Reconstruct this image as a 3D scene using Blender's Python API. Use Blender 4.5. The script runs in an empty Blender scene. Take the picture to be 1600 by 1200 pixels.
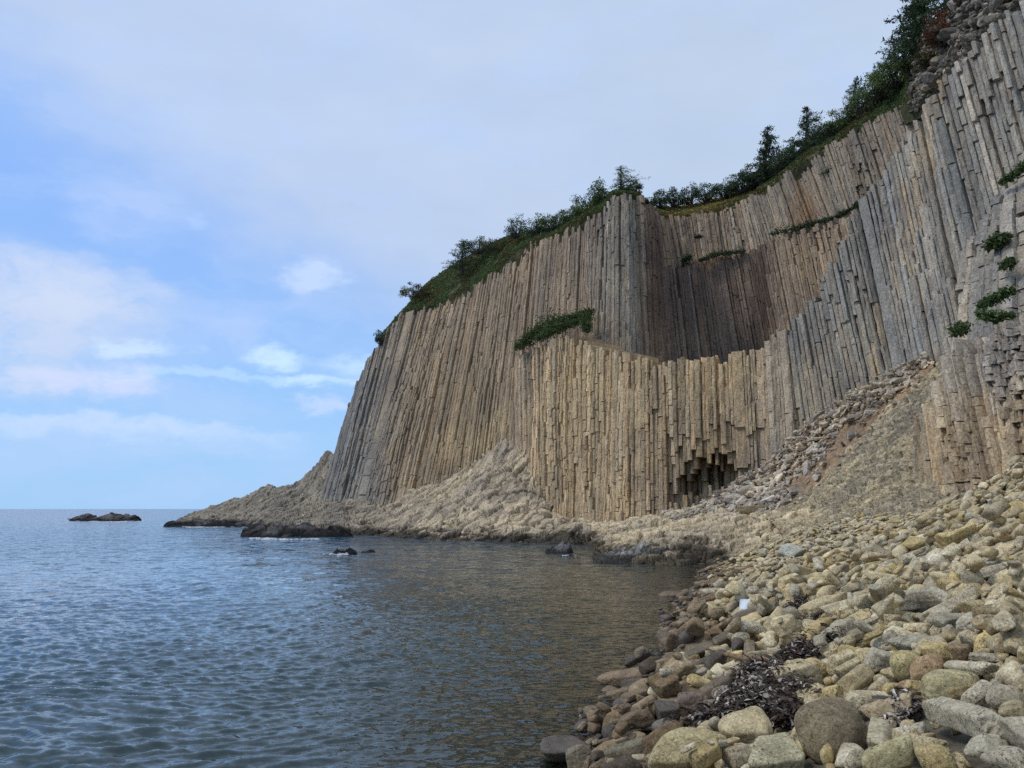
import bpy, bmesh, math, random
import numpy as np
from math import radians as R, sin, cos, pi
rng = np.random.default_rng(7)
random.seed(7)
scene = bpy.context.scene
COL = scene.collection

# ------------------------------------------------------------------ camera geometry
F = 1209.0; PITCH = R(9.16); CP, SP = cos(PITCH), sin(PITCH); EYE = 3.0
def ray(px, py):
    u = (px-800)/F; v = (600-py)/F
    return u, CP-v*SP, SP+v*CP
def P(px, py, d):
    """world point at forward distance d (metres along +Y) seen at photo position px, py"""
    x, y, z = ray(px, py)
    return np.array([x/y*d, d, EYE+z/y*d])
def proj(p):
    p = np.asarray(p, float); x = p[..., 0]; y = p[..., 1]; z = p[..., 2]-EYE
    fw = y*CP+z*SP; up = -y*SP+z*CP
    fw = np.where(fw < 1e-3, 1e-3, fw)
    return 800+F*x/fw, 600-F*up/fw

# ------------------------------------------------------------------ noise
def _h(ix, iy, iz, s):
    with np.errstate(over='ignore'):
        n = (ix*374761393+iy*668265263+iz*2147483647+s*974711) & 0xffffffff
        n = ((n ^ (n >> 13))*1274126177) & 0xffffffff
        n = ((n ^ (n >> 16))*2246822519) & 0xffffffff
    return ((n ^ (n >> 15)) & 0xffff)/65535.0
def vnoise(p, s=0):
    p = np.asarray(p, float); i = np.floor(p).astype(np.int64); f = p-i; f = f*f*(3-2*f)
    r = 0
    for dx in (0, 1):
        wx = f[..., 0] if dx else 1-f[..., 0]
        for dy in (0, 1):
            wy = f[..., 1] if dy else 1-f[..., 1]
            for dz in (0, 1):
                wz = f[..., 2] if dz else 1-f[..., 2]
                r = r+wx*wy*wz*_h(i[..., 0]+dx, i[..., 1]+dy, i[..., 2]+dz, s)
    return r*2-1
def fbm(p, o=4, s=0):
    p = np.asarray(p, float); r = 0; a = 1; t = 0
    for k in range(o):
        r = r+a*vnoise(p*(2.03**k)+k*17.3, s+k); t += a; a *= .52
    return r/t
def worley(p, s=0):
    """returns F1 distance and a random value of the nearest cell"""
    p = np.asarray(p, float); i = np.floor(p).astype(np.int64)
    best = np.full(p.shape[:-1], 9.0); second = best.copy(); val = np.zeros_like(best)
    for dx in (-1, 0, 1):
        for dy in (-1, 0, 1):
            for dz in (-1, 0, 1):
                c = i+np.array([dx, dy, dz])
                q = [c[..., k]+_h(c[..., 0], c[..., 1], c[..., 2], s+11+k) for k in range(3)]
                d = np.sqrt(sum((p[..., k]-q[k])**2 for k in range(3)))
                m = d < best
                second = np.where(m, best, np.minimum(second, d))
                val = np.where(m, _h(c[..., 0], c[..., 1], c[..., 2], s+31), val)
                best = np.where(m, d, best)
    return best, val, second

# ------------------------------------------------------------------ mesh helpers
class Buf:
    """collects vertices, faces and colours of ONE mesh"""
    def __init__(self):
        self.v = []; self.c = []; self.n = 0; self.idx = []; self.cnt = []
    def add(self, v, faces, col):
        v = np.asarray(v, np.float32).reshape(-1, 3)
        self.v.append(v)
        col = np.asarray(col, np.float32)
        if col.ndim == 1: col = np.repeat(col[None, :3], len(v), 0)
        self.c.append(col[:, :3])
        for f in faces:
            f = np.asarray(f, np.int64)
            if f.ndim == 1: f = f[None]
            self.idx.append((f+self.n).ravel()); self.cnt.append(np.full(len(f), f.shape[1]))
        self.n += len(v)
    def build(self, name, mat, parent=None, smooth=False):
        me = bpy.data.meshes.new(name)
        v = np.concatenate(self.v); idx = np.concatenate(self.idx).astype(np.int32); cnt = np.concatenate(self.cnt).astype(np.int32)
        me.vertices.add(len(v)); me.vertices.foreach_set('co', v.ravel())
        me.loops.add(len(idx)); me.loops.foreach_set('vertex_index', idx)
        me.polygons.add(len(cnt))
        st = np.concatenate([[0], np.cumsum(cnt)[:-1]]).astype(np.int32)
        me.polygons.foreach_set('loop_start', st); me.polygons.foreach_set('loop_total', cnt)
        me.polygons.foreach_set('use_smooth', np.full(len(cnt), smooth))
        me.update(calc_edges=True)
        c = np.concatenate(self.c); c4 = np.concatenate([c, np.ones((len(c), 1), np.float32)], 1)
        at = me.color_attributes.new('col', 'FLOAT_COLOR', 'POINT'); at.data.foreach_set('color', c4.ravel())
        me.materials.append(mat)
        o = bpy.data.objects.new(name, me); COL.objects.link(o)
        if parent is not None: o.parent = parent
        return o
def tag(o, label=None, cat=None, group=None, kind=None):
    if label: o['label'] = label
    if cat: o['category'] = cat
    if group: o['group'] = group
    if kind: o['kind'] = kind
    return o
def empty(name, loc=(0, 0, 0)):
    o = bpy.data.objects.new(name, None); COL.objects.link(o); o.location = [float(a) for a in loc]
    o.empty_display_size = .2
    return o
def grid_faces(nu, nv):
    i = np.arange(nu-1)[:, None]*nv+np.arange(nv-1)[None, :]
    return np.stack([i, i+nv, i+nv+1, i+1], -1).reshape(-1, 4)
def tube(buf, pts, rad, col, n=6):
    pts = np.asarray(pts, float); k = len(pts); V = []
    for j in range(k):
        t = pts[min(j+1, k-1)]-pts[max(j-1, 0)]; t = t/(np.linalg.norm(t)+1e-9)
        a = np.cross(t, [0.31, .95, .1]); a /= np.linalg.norm(a)+1e-9; b = np.cross(t, a)
        r = rad[j] if np.ndim(rad) else rad
        an = np.arange(n)/n*2*pi
        V.append(pts[j]+r*(np.cos(an)[:, None]*a+np.sin(an)[:, None]*b))
    V = np.concatenate(V); Fc = []
    for j in range(k-1):
        for q in range(n):
            Fc.append([j*n+q, j*n+(q+1) % n, (j+1)*n+(q+1) % n, (j+1)*n+q])
    buf.add(V, [np.array(Fc), np.arange(n)[::-1], np.arange(n)+(k-1)*n], col)

# ------------------------------------------------------------------ materials
def nodes(name):
    m = bpy.data.materials.new(name); m.use_nodes = True
    nt = m.node_tree; nt.nodes.clear()
    return m, nt
def N(nt, t, **kw):
    n = nt.nodes.new(t)
    for k, v in kw.items():
        if k.startswith('i_'):
            key = k[2:]
            key = int(key) if key.isdigit() else key.replace('_', ' ')
            n.inputs[key].default_value = v
        else: setattr(n, k, v)
    return n
def L(nt, a, b): nt.links.new(a, b)
def mth(nt, op, a, b=None, c=None, clamp=False):
    n = nt.nodes.new('ShaderNodeMath'); n.operation = op; n.use_clamp = clamp
    for i, x in enumerate((a, b, c)):
        if x is None: continue
        if isinstance(x, (int, float)): n.inputs[i].default_value = x
        else: nt.links.new(x, n.inputs[i])
    return n.outputs[0]
def mixc(nt, fac, a, b, mode='MIX'):
    n = nt.nodes.new('ShaderNodeMix'); n.data_type = 'RGBA'; n.blend_type = mode
    for s, x in ((n.inputs['Factor'], fac), (n.inputs['A'], a), (n.inputs['B'], b)):
        pass
    ins = [n.inputs[0], n.inputs[6], n.inputs[7]]
    for s, x in zip(ins, (fac, a, b)):
        if isinstance(x, (int, float)): s.default_value = x
        elif isinstance(x, (tuple, list)): s.default_value = (*x[:3], 1)
        else: nt.links.new(x, s)
    return n.outputs[2]
def noise(nt, vec, scale, detail=4, rough=.55, dist=0):
    n = N(nt, 'ShaderNodeTexNoise', i_Scale=scale, i_Detail=detail, i_Roughness=rough, i_Distortion=dist)
    L(nt, vec, n.inputs['Vector']); return n.outputs['Fac']
def ramp(nt, fac, lo, hi, a=0.0, b=1.0):
    n = N(nt, 'ShaderNodeMapRange', interpolation_type='SMOOTHSTEP')
    L(nt, fac, n.inputs['Value'])
    n.inputs['From Min'].default_value = lo; n.inputs['From Max'].default_value = hi
    n.inputs['To Min'].default_value = a; n.inputs['To Max'].default_value = b
    return n.outputs['Result']
def scaled(nt, vec, s):
    n = N(nt, 'ShaderNodeVectorMath', operation='MULTIPLY'); L(nt, vec, n.inputs[0]); n.inputs[1].default_value = s
    return n.outputs[0]
def bump(nt, h, strength, dist, prev=None):
    n = N(nt, 'ShaderNodeBump', i_Strength=strength, i_Distance=dist); L(nt, h, n.inputs['Height'])
    if prev is not None: L(nt, prev, n.inputs['Normal'])
    return n.outputs[0]

def rock_material(name, streak=1.0, tide=True, lichen=.5, fine=1.0, band=(1.9, .7)):
    m, nt = nodes(name)
    geo = N(nt, 'ShaderNodeNewGeometry'); pos = geo.outputs['Position']
    at = N(nt, 'ShaderNodeAttribute', attribute_name='col')
    c = at.outputs['Color']
    st = noise(nt, scaled(nt, pos, (1, 1, .07)), 2.6, 6, .6)          # streaks running down the columns
    c = mixc(nt, mth(nt, 'MULTIPLY', ramp(nt, st, .42, .72), .55*streak), c, mixc(nt, 1.0, c, (.45, .42, .42), 'MULTIPLY'))
    st2 = noise(nt, scaled(nt, pos, (1, 1, .12)), 1.3, 5, .6)
    c = mixc(nt, mth(nt, 'MULTIPLY', ramp(nt, st2, .5, .7), .45*streak), c, mixc(nt, 1.0, c, (1.35, 1.2, .95), 'MULTIPLY'))
    big = noise(nt, pos, .16, 4, .6)
    c = mixc(nt, 1.0, c, mixc(nt, ramp(nt, big, .3, .7), (.8, .8, .84), (1.2, 1.17, 1.1)), 'MULTIPLY')
    gr = noise(nt, pos, 7.0, 8, .7)
    c = mixc(nt, 1.0, c, mixc(nt, ramp(nt, gr, .3, .72), (.55, .54, .54), (1.35, 1.34, 1.3)), 'MULTIPLY')
    li = noise(nt, pos, .8, 6, .7)
    c = mixc(nt, mth(nt, 'MULTIPLY', ramp(nt, li, .6, .72), .35*lichen), c, (.30, .27, .13))
    rust = noise(nt, scaled(nt, pos, (1, 1, .25)), .55, 5, .65)
    c = mixc(nt, mth(nt, 'MULTIPLY', ramp(nt, rust, .62, .75), .4*lichen), c, (.30, .17, .08))
    if tide:                                                           # black algae band of the wave zone
        sx = N(nt, 'ShaderNodeSeparateXYZ'); L(nt, pos, sx.inputs[0])
        zz = mth(nt, 'ADD', sx.outputs[2], mth(nt, 'MULTIPLY', mth(nt, 'SUBTRACT', noise(nt, pos, .35, 5, .65), .5), 4.2))
        c = mixc(nt, ramp(nt, zz, *band), c, mixc(nt, 1.0, c, (.17, .165, .16), 'MULTIPLY'))
    b = bump(nt, noise(nt, scaled(nt, pos, (1, 1, .45)), 2.2, 8, .65), .9, .22*fine)
    b = bump(nt, gr, .8, .06*fine, b)
    p = N(nt, 'ShaderNodeBsdfPrincipled', i_Roughness=.9)
    p.inputs['Specular IOR Level'].default_value = .25
    L(nt, c, p.inputs['Base Color']); L(nt, b, p.inputs['Normal'])
    o = N(nt, 'ShaderNodeOutputMaterial'); L(nt, p.outputs[0], o.inputs[0])
    return m
M = {}
M['cliff'] = rock_material('cliff_rock')
M['apron'] = rock_material('weathered_rock', streak=.5, lichen=.25, fine=1.0, band=(1.2, .35))
M['scree'] = rock_material('scree_rock', streak=.15, tide=False, lichen=.4, fine=.6)

def N_noise_col(nt, vec, scale):
    n = N(nt, 'ShaderNodeTexNoise', i_Scale=scale, i_Detail=3); L(nt, vec, n.inputs['Vector']); return n.outputs['Color']
def stone_material(name, wet=False):
    m, nt = nodes(name)
    tc = N(nt, 'ShaderNodeNewGeometry'); pos = tc.outputs['Position']
    at = N(nt, 'ShaderNodeAttribute', attribute_name='col'); c = mixc(nt, 1.0, at.outputs['Color'], (1.05, 1.0, .93), 'MULTIPLY')
    g = noise(nt, pos, 34, 5, .75)                                     # grain
    c = mixc(nt, 1.0, c, mixc(nt, ramp(nt, g, .32, .68), (.68, .66, .62), (1.22, 1.22, 1.2)), 'MULTIPLY')
    sp = noise(nt, pos, 40, 4, .8)
    msk = ramp(nt, noise(nt, pos, 2.6, 5, .65), .38, .58)
    c = mixc(nt, mth(nt, 'MULTIPLY', mth(nt, 'MULTIPLY', ramp(nt, sp, .51, .61), msk), .85), c, (.045, .04, .03))   # dark lichen specks
    y = ramp(nt, noise(nt, pos, 2.2, 6, .7), .52, .7)
    c = mixc(nt, mth(nt, 'MULTIPLY', y, .10 if wet else .34), c, (.27, .20, .075))
    gn = ramp(nt, noise(nt, scaled(nt, pos, (1.2, 1, 1)), 1.4, 5, .7), .55, .7)
    c = mixc(nt, mth(nt, 'MULTIPLY', gn, .16), c, (.18, .17, .09))
    w = N(nt, 'ShaderNodeTexWave', wave_type='BANDS', bands_direction='DIAGONAL', i_Scale=2.5, i_Distortion=9, i_Detail=4)
    L(nt, pos, w.inputs['Vector'])
    c = mixc(nt, mth(nt, 'MULTIPLY', ramp(nt, w.outputs['Fac'], .6, .95), .18), c, mixc(nt, 1.0, c, (.5, .42, .34), 'MULTIPLY'))
    blt = noise(nt, pos, 4.5, 7, .7); c = mixc(nt, 1.0, c, mixc(nt, ramp(nt, blt, .35, .65), (.86, .83, .78), (1.36, 1.35, 1.32)), 'MULTIPLY')
    vo = N(nt, 'ShaderNodeTexVoronoi', feature='DISTANCE_TO_EDGE', i_Scale=3.2); L(nt, mixc(nt, .12, pos, N_noise_col(nt, pos, 4)), vo.inputs['Vector'])
    crk = mth(nt, 'MULTIPLY', ramp(nt, vo.outputs['Distance'], .022, .0), ramp(nt, noise(nt, pos, 1.7, 3), .5, .62))
    c = mixc(nt, mth(nt, 'MULTIPLY', crk, .6), c, mixc(nt, 1.0, c, (.3, .26, .22), 'MULTIPLY'))
    b = bump(nt, noise(nt, pos, 7, 9, .7), .8, .07)
    b = bump(nt, g, .6, .014, b)
    b = bump(nt, crk, -.6, .02, b)
    p = N(nt, 'ShaderNodeBsdfPrincipled')
    p.inputs['Roughness'].default_value = .38 if wet else .85
    p.inputs['Specular IOR Level'].default_value = .45 if wet else .25
    L(nt, c, p.inputs['Base Color']); L(nt, b, p.inputs['Normal'])
    o = N(nt, 'ShaderNodeOutputMaterial'); L(nt, p.outputs[0], o.inputs[0])
    return m
M['stone'] = stone_material('beach_stone'); M['wet_stone'] = stone_material('wet_stone', True)

def simple_material(name, rough=.9, trans=0.0, spec=.2, nscale=0):
    m, nt = nodes(name)
    at = N(nt, 'ShaderNodeAttribute', attribute_name='col'); c = at.outputs['Color']
    geo = N(nt, 'ShaderNodeNewGeometry')
    if nscale:
        c = mixc(nt, 1.0, c, mixc(nt, ramp(nt, noise(nt, geo.outputs['Position'], nscale, 6, .7), .3, .7), (.55, .55, .55), (1.4, 1.4, 1.4)), 'MULTIPLY')
    p = N(nt, 'ShaderNodeBsdfPrincipled', i_Roughness=rough); p.inputs['Specular IOR Level'].default_value = spec
    L(nt, c, p.inputs['Base Color']); sh = p.outputs[0]
    if nscale: L(nt, bump(nt, noise(nt, geo.outputs['Position'], nscale*1.5, 6, .7), .8, .4/nscale), p.inputs['Normal'])
    if trans:
        t = N(nt, 'ShaderNodeBsdfTranslucent'); L(nt, c, t.inputs[0])
        mx = N(nt, 'ShaderNodeMixShader', i_0=trans); L(nt, sh, mx.inputs[1]); L(nt, t.outputs[0], mx.inputs[2]); sh = mx.outputs[0]
    o = N(nt, 'ShaderNodeOutputMaterial'); L(nt, sh, o.inputs[0])
    return m
M['leaf'] = simple_material('leaf', .75, .25)
M['bark'] = simple_material('bark', .9, nscale=6)
M['soil'] = simple_material('soil', .95, nscale=1.2)
M['weed'] = simple_material('dry_seaweed', .8, spec=.15)
M['foam'] = simple_material('foam', .8, .2)
M['wood'] = simple_material('driftwood', .85, nscale=9)
M['plastic'] = simple_material('white_plastic', .4, .15, .5)

# ------------------------------------------------------------------ beach and seabed
ctrl = []
for a in [(850, 1200), (980, 1060), (1040, 960), (1090, 905), (1165, 880)]:
    x, y, z = ray(*a); d = EYE/-z*y; ctrl.append((x/y*d, d, 0.0))
ctrl += [(-.6, 5, 0), (-1.2, 1, 0), (-2, -6, 0)]
for px, py, z in [(1600, 1200, 1.5), (1300, 1200, .95), (1050, 1200, .40), (1600, 1000, 1.75), (1300, 1000, 1.05), (1130, 1000, .32),
                  (1600, 900, 2.1), (1300, 900, 1.4), (1150, 900, .45), (1600, 830, 2.62), (1450, 830, 2.2), (1300, 830, 1.95),
                  (1200, 855, .95), (1450, 900, 1.75), (1420, 1080, 1.3)]:
    x, y, rz = ray(px, py); d = (z-EYE)/rz*y; ctrl.append((x/y*d, d, z))
for px, py, d in [(1600, 795, 18.5), (1600, 720, 27), (1500, 790, 31), (1400, 803, 38), (1300, 815, 42), (1700, 680, 26)]:
    ctrl.append(tuple(P(px, py, d)))
ctrl += [(3, 3, 1.35), (6, 0, 2.3), (0, -4, .8), (12, 5, 4), (22, 10, 7), (25, 25, 8), (24, 42, 4),
         (-5, 8, -1.1), (-3.5, 14, -1.1), (-1.5, 22, -1.2), (1.5, 32, -1.2), (5, 40, -1.0), (9, 45, -.8),
         (-10, 14, -2.2), (-9, 28, -2.3), (-5, 40, -2.2), (2, 52, -1.6), (-20, 20, -4), (-20, 45, -4), (-40, 10, -5), (-40, 60, -5), (-60, 100, -6), (-8, 0, -2.4), (-30, -20, -5),
         (14, 58, -.5), (6, 70, -2), (25, 60, .5), (30, 52, 2), (-10, 80, -3), (-25, 110, -4)]
ctrl = np.array(ctrl)
def _tps(r2): return np.where(r2 > 1e-9, r2*np.log(r2+1e-12), 0)
_A = _tps(((ctrl[:, None, :2]-ctrl[None, :, :2])**2).sum(-1))+np.eye(len(ctrl))*2.0
_Q = np.concatenate([np.ones((len(ctrl), 1)), ctrl[:, :2]], 1)
_K = np.block([[_A, _Q], [_Q.T, np.zeros((3, 3))]])
_W = np.linalg.solve(_K, np.concatenate([ctrl[:, 2], np.zeros(3)]))
def ground(x, y):
    x = np.asarray(x, float); y = np.asarray(y, float); r = np.zeros(x.shape)
    for k in range(len(ctrl)):
        r += _W[k]*_tps((x-ctrl[k, 0])**2+(y-ctrl[k, 1])**2)
    r += _W[-3]+_W[-2]*x+_W[-1]*y
    far = np.clip((np.sqrt((x-5)**2+(y-40)**2)-75)/50, 0, 1)
    return np.clip(r, -6, 7.5)*(1-far)+(-6)*far
def axis(lo, hi, fine_lo, fine_hi, step):
    a = [fine_lo]; s = step
    while a[-1] > lo: s *= 1.35; a.append(a[-1]-s)
    b = list(np.arange(fine_lo, fine_hi, step)); s = step
    while b[-1] < hi: s *= 1.35; b.append(b[-1]+s)
    return np.array(sorted(set(a[1:]+b)))
gx = axis(-9000, 9000, -14, 27, .16); gy = axis(-400, 12000, 1, 50, .16)
GX, GY = np.meshgrid(gx, gy, indexing='ij')
GZ = ground(GX, GY)
pt = np.stack([GX, GY, GZ], -1)
near = np.clip(1-np.sqrt((GX-5)**2+(GY-25)**2)/60, 0, 1) > 0
GZ = GZ+np.where(near, .10*fbm(pt*1.3, 4), 0)
pt = np.stack([GX, GY, GZ-.12], -1)
bf = Buf()
tone = np.clip(.5+.5*fbm(pt*2.2, 4, 5), 0, 1)[..., None]
dry = np.clip((GZ+.1)/.5, 0, 1)[..., None]
gc = (np.array([.10, .085, .06])*(1-tone)+np.array([.22, .19, .13])*tone)*dry + (np.array([.035, .034, .026])+np.array([.06, .05, .03])*tone)*(1-dry)
bf.add(pt.reshape(-1, 3), [grid_faces(*GX.shape)], gc.reshape(-1, 3))
o = bf.build('beach', M['soil'], smooth=True); tag(o, 'stony ground of the beach sloping under the sea', 'beach', kind='structure')

# ------------------------------------------------------------------ sea
def sea():
    th = np.radians(np.concatenate([np.linspace(-88, -37, 30)[:-1], np.linspace(-37, 24, 760), np.linspace(24, 88, 24)[1:]]))
    r = [2.0]
    while r[-1] < 160: r.append(r[-1]+max(.035, .0045*r[-1]*min(1.6, max(.6, r[-1]/28))))
    while r[-1] < 11000: r.append(r[-1]*1.05)
    r = np.array(r)
    T, Rr = np.meshgrid(th, r, indexing='ij')
    X = Rr*np.sin(T); Y = Rr*np.cos(T); Z = np.zeros_like(X)
    dr = np.gradient(r)[None, :]*np.ones_like(X); cell = np.maximum(dr, 0.0)
    g = np.random.default_rng(3)
    gz = ground(X, Y)
    shal = np.clip(-gz/1.2, .22, 1)
    # wind sea running in towards the shore: many short crossing wavelets
    WX = X+.9*vnoise(np.stack([X*.25, Y*.25, X*0], -1), 3); WY = Y+.9*vnoise(np.stack([X*.25, Y*.25, X*0+5], -1), 4)
    for lam, n, amp in [(7.5, 5, .012), (3.6, 8, .006), (1.9, 10, .0055), (1.0, 12, .0070), (.6, 14, .0086), (.38, 16, .0090), (.24, 16, .0064)]:
        for k in range(n):
            l = lam*g.uniform(.75, 1.3); a = R(g.normal(-78, 30)); ph = g.uniform(0, 2*pi)
            kx, ky = cos(a)*2*pi/l, sin(a)*2*pi/l
            w = np.clip(1.6-2.6*cell/l, 0, 1)
            s = np.sin(WX*kx+WY*ky+ph)
            s = 1-2*np.abs(np.sin((WX*kx+WY*ky+ph)/2)) if k % 3 == 0 else s
            Z += amp/math.sqrt(n)*1.5*s*w
    patch = .75+.5*np.clip(.5+fbm(np.stack([X*.06, Y*.03, X*0], -1), 3, 9), 0, 1)
    Z *= shal*patch
    pt = np.stack([X, Y, Z], -1)
    b = Buf()
    depth = np.clip(-gz, 0, 6)
    fo = np.clip(1-np.abs(gz+.02)/.16, 0, 1)
    b.add(pt.reshape(-1, 3), [grid_faces(*X.shape)], np.stack([depth.ravel()/6, fo.ravel(), 0*fo.ravel()], -1))
    m, nt = nodes('sea_water')
    at = N(nt, 'ShaderNodeAttribute', attribute_name='col')
    sep = N(nt, 'ShaderNodeSeparateColor'); L(nt, at.outputs['Color'], sep.inputs[0])
    geo = N(nt, 'ShaderNodeNewGeometry'); pos = geo.outputs['Position']
    cd = N(nt, 'ShaderNodeVectorMath', operation='LENGTH'); L(nt, pos, cd.inputs[0])
    dist = cd.outputs['Value']
    def slopes(scale, det, off):
        n = N(nt, 'ShaderNodeTexNoise', i_Scale=scale, i_Detail=det, i_Roughness=.6, i_Distortion=.3)
        a = N(nt, 'ShaderNodeVectorMath', operation='ADD'); L(nt, scaled(nt, pos, (.75, 1.25, 1)), a.inputs[0]); a.inputs[1].default_value = (off, off*.7, 0)
        L(nt, a.outputs[0], n.inputs['Vector'])
        v = N(nt, 'ShaderNodeVectorMath', operation='SUBTRACT'); L(nt, n.outputs['Color'], v.inputs[0]); v.inputs[1].default_value = (.5, .5, .5)
        return v.outputs[0]
    def addv(a, b):
        n = N(nt, 'ShaderNodeVectorMath', operation='ADD'); L(nt, a, n.inputs[0]); L(nt, b, n.inputs[1]); return n.outputs[0]
    def sclv(a, k):
        n = N(nt, 'ShaderNodeVectorMath', operation='SCALE'); L(nt, a, n.inputs[0])
        if isinstance(k, (int, float)): n.inputs[3].default_value = k
        else: L(nt, k, n.inputs[3])
        return n.outputs[0]
    farw = ramp(nt, dist, 10, 75)
    sv = N(nt, 'ShaderNodeVectorMath', operation='MULTIPLY'); L(nt, addv(sclv(slopes(8, 4, 0), .8), sclv(slopes(1.3, 3, 31), mth(nt, 'ADD', mth(nt, 'MULTIPLY', farw, 1.5), .10))), sv.inputs[0]); sv.inputs[1].default_value = (1, 1, 0)
    nn = N(nt, 'ShaderNodeVectorMath', operation='NORMALIZE'); L(nt, addv(geo.outputs['Normal'], sv.outputs[0]), nn.inputs[0]); bm = nn.outputs[0]
    opac = mth(nt, 'POWER', mth(nt, 'MULTIPLY', sep.outputs[0], 2.6, clamp=True), .5)
    deepc = mixc(nt, ramp(nt, sep.outputs[0], .1, .6), (.028, .052, .045), (.020, .068, .112))
    dif = N(nt, 'ShaderNodeBsdfDiffuse'); L(nt, deepc, dif.inputs[0])
    tr = N(nt, 'ShaderNodeBsdfTransparent'); tr.inputs[0].default_value = (.50, .62, .56, 1)
    body = N(nt, 'ShaderNodeMixShader'); L(nt, opac, body.inputs[0]); L(nt, tr.outputs[0], body.inputs[1]); L(nt, dif.outputs[0], body.inputs[2])
    gl = N(nt, 'ShaderNodeBsdfGlossy'); L(nt, ramp(nt, dist, 10, 300, .06, .22), gl.inputs['Roughness']); gl.inputs[0].default_value = (1, 1, 1, 1)
    L(nt, bm, gl.inputs['Normal']); L(nt, bm, dif.inputs['Normal'])
    fr = N(nt, 'ShaderNodeFresnel', i_IOR=1.46); L(nt, bm, fr.inputs['Normal'])
    w = N(nt, 'ShaderNodeMixShader'); L(nt, fr.outputs[0], w.inputs[0]); L(nt, body.outputs[0], w.inputs[1]); L(nt, gl.outputs[0], w.inputs[2])
    o = N(nt, 'ShaderNodeOutputMaterial'); L(nt, w.outputs[0], o.inputs[0])
    ob = b.build('water', m, smooth=True); tag(ob, 'rippled blue sea reaching the horizon', 'sea', kind='structure')
sea()

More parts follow.
